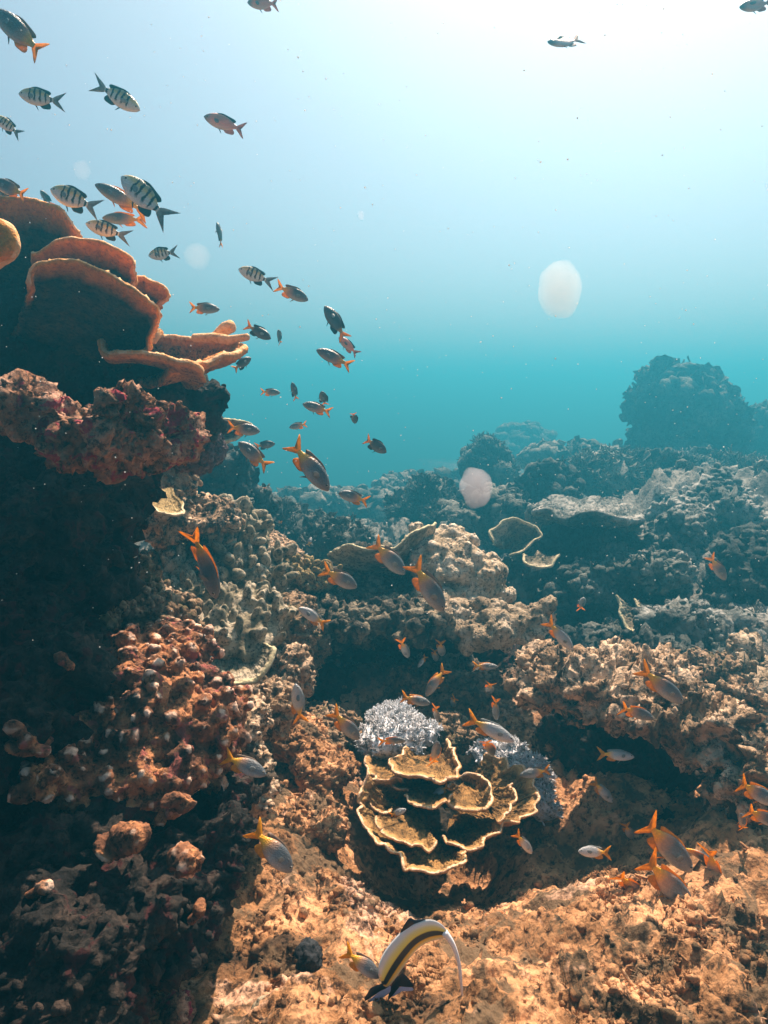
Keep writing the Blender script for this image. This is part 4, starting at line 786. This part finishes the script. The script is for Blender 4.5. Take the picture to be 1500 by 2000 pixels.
PROTO = {
    'S': make_fish('sergeant_fish', 'sergeant', 1.12, 'fin_grey', 'fin_dark', 'fin_dark', .10, True),
    'D': make_fish('damselfish', 'damsel', .97, bend=.15), 'E': make_fish('damselfish', 'damsel', .80, finm='fin_edge', bend=-.18),
    'B': make_fish('damselfish', 'pale_damsel', .84, finm='fin_grey', bend=.12), 'P': make_fish('damselfish', 'pink_damsel', .98, 'fin_pink', 'fin_dark', 'fin_pink', .12),
    'K': make_fish('damselfish', 'dark_damsel', 1.02, 'fin_edge', 'fin_dark', 'fin_dark', -.1)}
KIDS = {}
for o_ in list(sc.objects):
    if o_.parent: KIDS.setdefault(o_.parent.name, []).append(o_)
GS, GD = 'striped sergeant fish over the plate corals', 'orange tailed damselfish swimming over the reef'
# tail px, tail py, head px, head py, kind, depth, yaw (turned out of the picture), roll, label
FISH = [
 (122,200,35,182,'S',1.5,0,5,'striped fish swimming left below the cut off orange tailed fish'),
 (190,166,272,214,'S',1.5,10,0,'striped fish heading down to the right near the top'),
 (40,264,-10,226,'S',1.6,0,0,'striped fish half out of view at the left edge'),
 (190,408,97,368,'S',1.5,0,0,'plump striped fish just above the step in the orange plate'),
 (328,428,236,342,'S',1.35,0,0,'largest striped fish with bold black bars'),
 (246,462,169,436,'S',1.5,10,0,'striped fish skimming the orange rim with its tail raised'),
 (344,492,289,499,'S',2.0,0,0,'small striped fish alone right of the orange rim'),
 (532,552,465,524,'S',1.9,0,0,'striped fish leading the way to a pink and orange one in open water'),
 (55,384,-15,352,'D',1.5,0,0,'grey fish with a faint orange tail crossing above the uppermost plate'),
 (48,396,-18,372,'K',1.6,0,0,'dark blue fish almost hidden behind the uppermost plate rim'),
 (93,398,88,376,'K',2.4,60,0,'tiny upright grey fish between the plate rim and a striped fish'),
 (90,112,-14,16,'D',1.15,0,0,'big grey fish with a bright orange forked tail in the top left corner'),
 (480,256,397,226,'P',1.6,0,0,'salmon pink fish with dark fins alone in the pale water'),
 (545,8,482,4,'P',1.6,0,0,'pinkish fish cut by the top edge'),
 (1138,82,1064,82,'P',1.6,30,60,'pale slim fish high in the bright water'),
 (1512,6,1440,14,'P',1.5,10,30,'pale fish cut by the top right corner'),
 (287,416,184,358,'E',1.4,0,0,'slim grey fish with orange tail touching the largest striped fish'),
 (284,430,198,425,'E',1.55,0,0,'slim pinkish grey fish between two striped ones'),
 (434,482,425,434,'K',2.2,10,75,'thin dark fish seen edge on hanging in open water'),
 (540,558,602,586,'D',1.7,15,0,'pink flushed fish with orange tail pointing up to the left behind a striped one'),
 (368,600,430,604,'D',1.9,0,0,'small dark fish swimming right just beyond the plate tips'),
 (480,634,530,662,'K',1.8,0,0,'dark fish near the fingertips of the fan coral'),
 (676,662,634,596,'K',1.7,0,20,'dark green slender fish diving with its tail against a pink one'),
 (548,672,545,644,'K',2.6,40,60,'tiny dark sliver of a fish beside the fingertips'),
 (698,692,662,658,'P',1.9,20,0,'curved pinkish fish under the slender green diver'),
 (688,716,617,682,'D',1.6,0,0,'stout grey fish with a yellow orange tail in the middle of the school'),
 (456,722,490,698,'K',1.9,20,0,'dark fish half behind the tip of the fan coral'),
 (508,765,548,767,'D',2.5,0,0,'little orange and grey fish level with the wall knobs'),
 (579,782,571,746,'K',2.3,20,40,'small dark fish pointing up with a touch of orange'),
 (634,794,630,764,'K',2.4,50,0,'small dark round fish seen nearly head on'),
 (648,806,590,788,'D',2.0,0,0,'dark fish with orange tail under the small round one'),
 (600,828,564,835,'D',2.7,0,0,'tiny orange fish above the biggest damselfish'),
 (690,804,694,828,'K',2.5,50,0,'tiny dark fish seen from behind right of the others'),
 (445,834,508,842,'D',1.9,10,0,'blurred fish beside the thin grey plate coral'),
 (526,914,465,862,'D',1.8,0,0,'dark speckled fish with orange tail beside the wall edge'),
 (498,872,538,866,'K',2.8,0,0,'faint dark fish behind the speckled one'),
 (712,856,756,884,'K',2.1,20,0,'dark fish with yellow fins turning right over the far reef'),
 (568,862,644,960,'D',1.3,0,0,'biggest damselfish of all with a flaming orange tail diving to the right'),
 (720,980,660,962,'D',2.0,0,0,'dark fish with orange tail below the nose of the biggest one'),
 (516,956,515,942,'K',3.4,50,0,'speck like dark fish by the shaded spur'),
 (550,1020,536,1017,'D',3.6,30,0,'tiny orange fish in front of the frilly bush'),
 (602,1064,608,1050,'D',3.4,40,0,'tiny upright orange fish above the ridge'),
 (594,1090,600,1081,'D',3.2,40,0,'tiniest orange fish just over the ridge crest'),
 (382,1028,424,1172,'E',1.35,0,35,'large dark bodied fish nose down with a tall orange tail over the finger coral'),
 (630,1112,700,1148,'D',1.75,25,0,'fish with a ragged orange tail and a hazy body above the ridge'),
 (638,1222,583,1186,'B',1.8,0,0,'pale fish with a dark eye and orange tail low on the left ridge'),
 (728,1058,792,1122,'D',2.1,0,0,'faded fish in front of the ragged plate coral'),
 (806,1098,868,1196,'D',1.7,0,0,'fish with a long yellow orange tail crossing the cream boulder'),
 (586,1410,578,1334,'B',1.6,0,20,'bluish pale fish standing head up with an orange tail'),
 (648,1388,706,1448,'D',1.6,20,0,'dark fish with orange tail left of the white bushy coral'),
 (1068,1212,1120,1270,'B',1.8,0,0,'grey fish with orange tail leaving the lumpy shelf'),
 (1386,1086,1418,1134,'D',2.6,0,0,'lone dark fish with orange tail far out over the right slope'),
 (1138,1194,1135,1162,'B',3.0,50,0,'tiny pale upright fish over the dark water'),
 (780,1246,800,1290,'B',2.2,30,20,'pale fish with yellow tail up, leftmost in the black hollow'),
 (858,1248,865,1288,'B',2.3,40,20,'slim pale fish hanging tail up at the middle of the hollow'),
 (847,1266,853,1296,'B',2.35,40,20,'shorter fish tucked against the slim one in the hollow'),
 (831,1282,817,1302,'B',2.3,30,0,'tiny curled fish below the tail up pair'),
 (922,1300,974,1302,'E',2.1,0,0,'slim fish with yellow tail swimming level in the hollow'),
 (868,1304,831,1360,'E',1.9,0,20,'fish diving left with raised orange tail over the soft coral'),
 (782,1360,842,1374,'E',1.9,0,0,'dull fish with yellowish tail just above the white bushy coral'),
 (848,1374,856,1414,'B',1.9,30,40,'narrow fish hanging tail up above the top leaf of the rosette'),
 (955,1328,957,1362,'B',2.1,50,20,'little fish with orange tail right of the hollow centre'),
 (965,1360,971,1412,'B',1.95,20,40,'slender pale fish hanging over the bright orange tailed one'),
 (885,1356,886,1388,'B',2.2,50,50,'hair thin fish in the black hollow'),
 (912,1402,1006,1448,'B',1.55,0,0,'bright silver fish with long orange tail crossing the hollow edge'),
 (738,1446,794,1446,'E',1.75,0,30,'dark yellowish fish resting on the white bushy coral'),
 (944,1432,968,1484,'E',1.7,30,20,'faint fish hanging over the trailing white soft coral'),
 (849,1505,853,1440,'E',1.6,20,30,'thin fish standing on an orange tail over the top leaf'),
 (1074,1504,1014,1514,'D',1.7,0,0,'dark blue fish with orange tail on the trailing white coral'),
 (1168,1472,1240,1478,'B',1.65,0,0,'grey fish with orange tail level in the black undercut'),
 (1156,1524,1200,1570,'B',1.65,10,0,'pale fish with orange tail slanting down in the undercut'),
 (1218,1606,1238,1644,'B',1.6,20,20,'small pale fish at the bottom of the undercut'),
 (1250,1594,1354,1704,'E',1.35,0,0,'upper of two long grey fish with orange edges at the right'),
 (1250,1666,1360,1784,'E',1.3,0,0,'lower of two long grey fish with orange edges at the right'),
 (1322,1642,1400,1690,'E',1.4,0,70,'narrow orange edged fish behind the upper long one'),
 (1391,1646,1399,1754,'E',1.35,0,55,'fish hanging straight down with raised orange tail at the right'),
 (1192,1666,1128,1662,'B',1.45,0,0,'small grey fish with orange tail pointing right over the floor'),
 (1006,1626,1042,1670,'B',1.5,10,0,'small fish with orange tail by the lower right rim of the rosette'),
 (1252,1306,1336,1374,'D',1.5,0,0,'dusky fish with wide orange tail on top of the craggy boulder'),
 (1208,1378,1278,1404,'E',1.6,0,20,'faint orange tinted fish at the lip of the undercut'),
 (1402,1506,1474,1488,'E',1.6,0,40,'dark fish with yellowish tail at the right of the craggy boulder'),
 (1412,1486,1468,1478,'K',1.7,0,60,'thin dark fish behind the yellowish tailed one'),
 (1436,1524,1520,1572,'E',1.3,0,0,'orange edged fish entering from the right above the other'),
 (1452,1576,1528,1614,'E',1.25,0,20,'very orange fish entering from the right edge'),
 (1456,1632,1446,1582,'E',1.4,20,20,'grey fish pointing up beside the very orange one'),
 (760,1594,794,1580,'B',1.55,0,0,'tiny pale fish inside the left curl of the rosette'),
 (878,1534,842,1558,'B',1.62,0,0,'tiny fish between the leaves of the rosette'),
 (494,1618,572,1704,'D',1.1,0,0,'large fish with bright orange tail at the foot of the dark wall'),
 (436,1476,522,1514,'D',1.2,0,0,'grey fish with orange tail beside the dark gap in the knobby slope'),
 (672,1856,746,1912,'D',1.0,10,0,'dark round fish with orange tail next to the banner fish'),
 (938,1232,942,1262,'B',2.3,40,30,'tiny pale fish under the lumpy tan shelf'),
 (1023,1344,1014,1310,'B',2.0,40,20,'tiny bluish fish against the side of the craggy boulder'),
 (1202,1696,1268,1768,'E',1.35,0,30,'dark and white fish over the furrows below the undercut'),
 (1306,1768,1356,1804,'E',1.3,10,30,'faint orange fish below the lower long one'),
 (1069,1276,1073,1316,'B',1.95,40,20,'faint bluish fish with orange tail at the boulder crest'),
 (394,898,402,888,'D',2.2,30,0,'orange speck of a fish against the wall below the plates'),
]
used = set()
def place(p, i):
    tx, ty, hx, hy, kind, y, yaw, roll, lab = p
    pr = PROTO[kind]
    if kind not in used: used.add(kind); o = pr
    else: o = copy_tree(pr)
    a = at(tx, ty, y); b = at(hx, hy, y); f = Vector(b - a); L = f.length; f.normalize(); c = Vector((a + b) / 2)
    view = (c - Vector((0, 0, CZ))).normalized()
    side = (view - f * view.dot(f)).normalized()
    upv = side.cross(f)
    if upv.z < 0: upv = -upv
    if abs(f.z) > .97: upv = Vector((1, 0, 0)) - f * f.x; upv.normalize()
    r = Matrix.Rotation(R(yaw), 3, upv); f2 = r @ f
    r2 = Matrix.Rotation(R(roll), 3, f2); u2 = r2 @ upv; y2 = u2.cross(f2)
    L = L / max(.35, math.cos(R(yaw))) * .97
    m = Matrix((f2, y2, u2)).transposed().to_4x4(); o.matrix_world = Matrix.Translation(c) @ m @ Matrix.Diagonal((L, L * (.85 + .35 * random.random()), L * (.86 + .22 * random.random()), 1))
    tag(o, lab, 'fish', GS if kind == 'S' else GD)
for i, p in enumerate(FISH):
    assert len(p[8].split()) <= 16, p[8]
    place(p, i)

# the banded long finned fish by the bottom edge: its back leans to the upper right, its tail to the lower right
def build_banner():
    Y = 1.0
    def P(px, py, dy=0): return at(px, py, Y + dy)
    cpt = P(800, 1870); root = tag(empty('banner_fish', cpt), 'white yellow and black banded fish trailing a long white dorsal streamer', 'fish')
    ex = (P(801, 1870) - P(800, 1870)); ez = (P(800, 1869) - P(800, 1870)); s = np.linalg.norm(ex); en = np.cross(ex, ez) / s / s
    def solid(poly, n_r=7, thick=20, nb=90):
        q = np.vstack([poly, poly[:1]]).astype(float); q = spline(q, nb)[:-1]; c = q.mean(0); V = []; F = []; k = len(q)
        for s_ in (1, -1):
            for r in range(n_r):
                t = 1 - r / n_r; pp = c + (q - c) * t; h = math.sqrt(max(0, 1 - t * t)) * thick * .5 * s_
                V.append(P0 + (pp[:, :1] - 800) * ex + (1870 - pp[:, 1:]) * ez + en * h * s)
            V.append((P0 + (c[0] - 800) * ex + (1870 - c[1]) * ez + en * thick * .5 * s_ * s)[None])
        V = np.concatenate(V); m = k * n_r + 1
        for g, fl in ((0, 0), (m, 1)):
            for r in range(n_r - 1):
                for j in range(k):
                    a0 = g + r * k + j; a1 = g + r * k + (j + 1) % k; f = [[a0, a1, a1 + k], [a0, a1 + k, a0 + k]]; F.extend([x[::-1] for x in f] if fl else f)
            for j in range(k):
                a0 = g + (n_r - 1) * k + j; a1 = g + (n_r - 1) * k + (j + 1) % k; f = [a0, a1, g + m - 1]; F.append(f[::-1] if fl else f)
        return V, np.array(F)
    P0 = cpt
    m, n, b = newmat('banded_skin'); tc = n.nodes.new('ShaderNodeTexCoord').outputs['UV']
    g = n.nodes.new('ShaderNodeAttribute'); g.attribute_name = 'rim'
    col = ramp(n, g.outputs['Fac'], [(0, (.01, .012, .016)), (.13, (.01, .012, .016)), (.16, (.9, .9, .88)), (.28, (.92, .9, .8)), (.38, (.95, .84, .30)), (.52, (.95, .78, .10)), (.56, (.02, .02, .02)), (.74, (.02, .02, .02)), (.78, (.95, .55, .02)), (.90, (.9, .75, .3)), (1, (.8, .75, .75))])
    n.links.new(col, b.inputs['Base Color']); b.inputs['Roughness'].default_value = .4
    # body with the tall dorsal fin running up to the right
    up_edge = np.array([(738, 1903), (741, 1880), (752, 1856), (775, 1828), (798, 1808), (822, 1798), (845, 1797), (865, 1808), (876, 1825)], float)
    lo_edge = np.array([(752, 1930), (766, 1918), (785, 1893), (803, 1868), (820, 1850), (838, 1840), (852, 1836), (868, 1832), (880, 1832)], float)
    A = spline(up_edge, 60); B = spline(lo_edge, 60); nt = 26; t = np.linspace(0, 1, nt)
    s_ = np.linspace(0, 1, 60); thick = 26 * np.clip(1 - s_ * 1.05, .04, 1) ** .8 * np.clip(s_ * 12, .2, 1)
    rows = []; att = []
    for sg in (1, -1):
        Q = A[:, None] * (1 - t)[None, :, None] + B[:, None] * t[None, :, None]; h = np.sqrt(np.clip(1 - (2 * t - 1) ** 2, 0, 1))[None] * thick[:, None] * .5 * sg
        W = P0 + (Q[..., :1] - 800) * ex + (1870 - Q[..., 1:]) * ez + en * h[..., None] * s
        rows.append(W if sg > 0 else W[:, ::-1]); att.append(np.tile(t if sg > 0 else t[::-1], (60, 1)))
    Wm = np.concatenate(rows, 1); am = np.concatenate(att, 1); mm = Wm.shape[1]; V = Wm.reshape(-1, 3)
    i, j = np.meshgrid(np.arange(59), np.arange(mm), indexing='ij'); a0 = (i * mm + j).ravel(); a1 = (i * mm + (j + 1) % mm).ravel()
    F = np.concatenate([np.stack([a0, a1, a1 + mm], 1), np.stack([a0, a1 + mm, a0 + mm], 1)])
    mesh_obj('body', V, F, m, parent=root, origin=cpt, attr=.14 + am.reshape(-1) * .86)
    W_ = plain('streamer_white', (.88, .88, .9), .4, .05); BK = plain('banner_black', (.012, .014, .02), .4, .1); LI = plain('banner_lilac', (.62, .60, .78), .4, .1)
    path = spline(np.array([(868, 1822), (884, 1845), (896, 1880), (901, 1920), (904, 1960), (902, 2000), (896, 2040)], float), 40)
    V, F = tube(P0 + (path[:, :1] - 800) * ex + (1870 - path[:, 1:]) * ez, np.linspace(1, 0, 40) ** 2.2 * 5.5 * s + 1.6 * s, 8); mesh_obj('dorsal_streamer', V, F, W_, parent=root, origin=cpt)
    V, F = solid(np.array([(778, 1828), (790, 1806), (800, 1794), (812, 1797), (832, 1795), (815, 1801), (798, 1812)]), thick=6); mesh_obj('face_band', V, F, BK, parent=root, origin=cpt)
    V, F = solid(np.array([(786, 1900), (797, 1910), (808, 1927), (795, 1923), (780, 1925), (768, 1935), (757, 1955), (762, 1930), (772, 1912)]), thick=6); t_ = mesh_obj('tail_fin', V, F, BK, parent=root, origin=cpt)
    V, F = solid(np.array([(780, 1928), (795, 1926), (806, 1930), (806, 1935), (790, 1934), (776, 1938), (764, 1948), (768, 1936)]), thick=4)
    e_ = mesh_obj('tail_edge', V, F, LI, origin=cpt); e_.parent = t_; e_.location = (0, 0, 0)
    V, F = solid(np.array([(752, 1918), (738, 1924), (724, 1930), (714, 1945), (703, 1962), (722, 1950), (742, 1936), (760, 1926)]), thick=6); mesh_obj('anal_fin', V, F, BK, parent=root, origin=cpt)
    V, F = solid(np.array([(762, 1926), (745, 1934), (725, 1950), (712, 1962), (704, 1975), (728, 1962), (750, 1948), (766, 1934)]), thick=5); mesh_obj('pelvic_edge', V, F, LI, parent=root, origin=cpt)
build_banner()

# ------------------------------------------------------------------ things drifting in the water
def build_drift():
    def backscatter(name, density, col):
        m = bpy.data.materials.new(name); m.use_nodes = True; n = m.node_tree; n.nodes.clear()
        out = n.nodes.new('ShaderNodeOutputMaterial'); v = n.nodes.new('ShaderNodeVolumePrincipled'); v.inputs['Color'].default_value = (*col, 1)
        v.inputs['Density'].default_value = density; v.inputs['Anisotropy'].default_value = .3; n.links.new(v.outputs[0], out.inputs['Volume']); return m
    A = backscatter('drift_lilac', 45, (.86, .86, .96)); B = backscatter('drift_white', 26, (.86, .95, .995)); C_ = backscatter('drift_faint', 9, (.97, .97, .97))
    for lab, px, py, rx, ry, mt, rot in (('lilac white oval drifting jelly in front of the far reef', 930, 953, 32, 41, A, .15), ('white round drifting jelly in open water', 1094, 565, 42, 54, B, .1),
                                    ('small pinkish drifting jelly in the upper water', 705, 421, 6, 9, A, 0), ('faint pale drifting jelly above the striped fish', 160, 332, 16, 17, C_, 0), ('faint drifting jelly beside the small striped fish', 385, 500, 24, 24, C_, 0)):
        V, F = ICO[4]; k = pxm(.6); c, s = math.cos(rot), math.sin(rot); q = V.copy()
        V = V * (rx * k, rx * k * .8, ry * k) @ np.array([[c, 0, s], [0, 1, 0], [-s, 0, c]]); V = V * (1 + .12 * fbm(q * 1.3 + px, 2)[:, None])
        o = mesh_obj('drifting_backscatter', V + at(px, py, .6), F, mt, origin=at(px, py, .6)); tag(o, lab, 'backscatter')  # milky blob added for out-of-focus backscatter from specks near the lens
    rs = np.random.RandomState(5); n = 900; y = rs.uniform(.45, 2.2, n); u = rs.uniform(-.36, .36, n); v = rs.uniform(-.2, .8, n)
    P = np.stack([u * y * 1.5, y, CZ + (v - .15) * y], 1); mb = MB(); s = rs.uniform(.0004, .0010, n) * (.5 + .5 * y)
    scatter(mb, LOW, P, rs.normal(size=(n, 3)), np.stack([s, s, s], 1), rs)
    tag(mesh_obj('marine_snow', *mb.get(), fin_mat('snow_white', (.95, .95, .93), .7)), 'fine white specks floating in the water', 'specks', kind='stuff')
build_drift()
print('fish', round(time.time() - T0, 1))
# ------------------------------------------------------------------ the water itself
def build_haze():
    m = bpy.data.materials.new('sea_water_haze'); m.use_nodes = True; n = m.node_tree; n.nodes.clear()
    out = n.nodes.new('ShaderNodeOutputMaterial'); v = n.nodes.new('ShaderNodeVolumePrincipled')
    v.inputs['Color'].default_value = (0.024, 0.235, 0.35, 1); v.inputs['Density'].default_value = 0.155
    v.inputs['Anisotropy'].default_value = 0.55; v.inputs['Absorption Color'].default_value = (0.35, 0.35, 0.4, 1)
    n.links.new(v.outputs[0], out.inputs['Volume'])
    x0, x1, y0, y1, z0, z1 = -63, 63, -6, 67, -6, 3.1
    V = np.array([[x, y, z] for x in (x0, x1) for y in (y0, y1) for z in (z0, z1)], float)
    F = np.array([[0, 1, 3, 2], [4, 6, 7, 5], [0, 4, 5, 1], [2, 3, 7, 6], [0, 2, 6, 4], [1, 5, 7, 3]])
    o = mesh_obj('haze', V, F, m, smooth=False); tag(o, 'pale turquoise sea water fading the far reef', 'haze', kind='stuff')
build_haze()
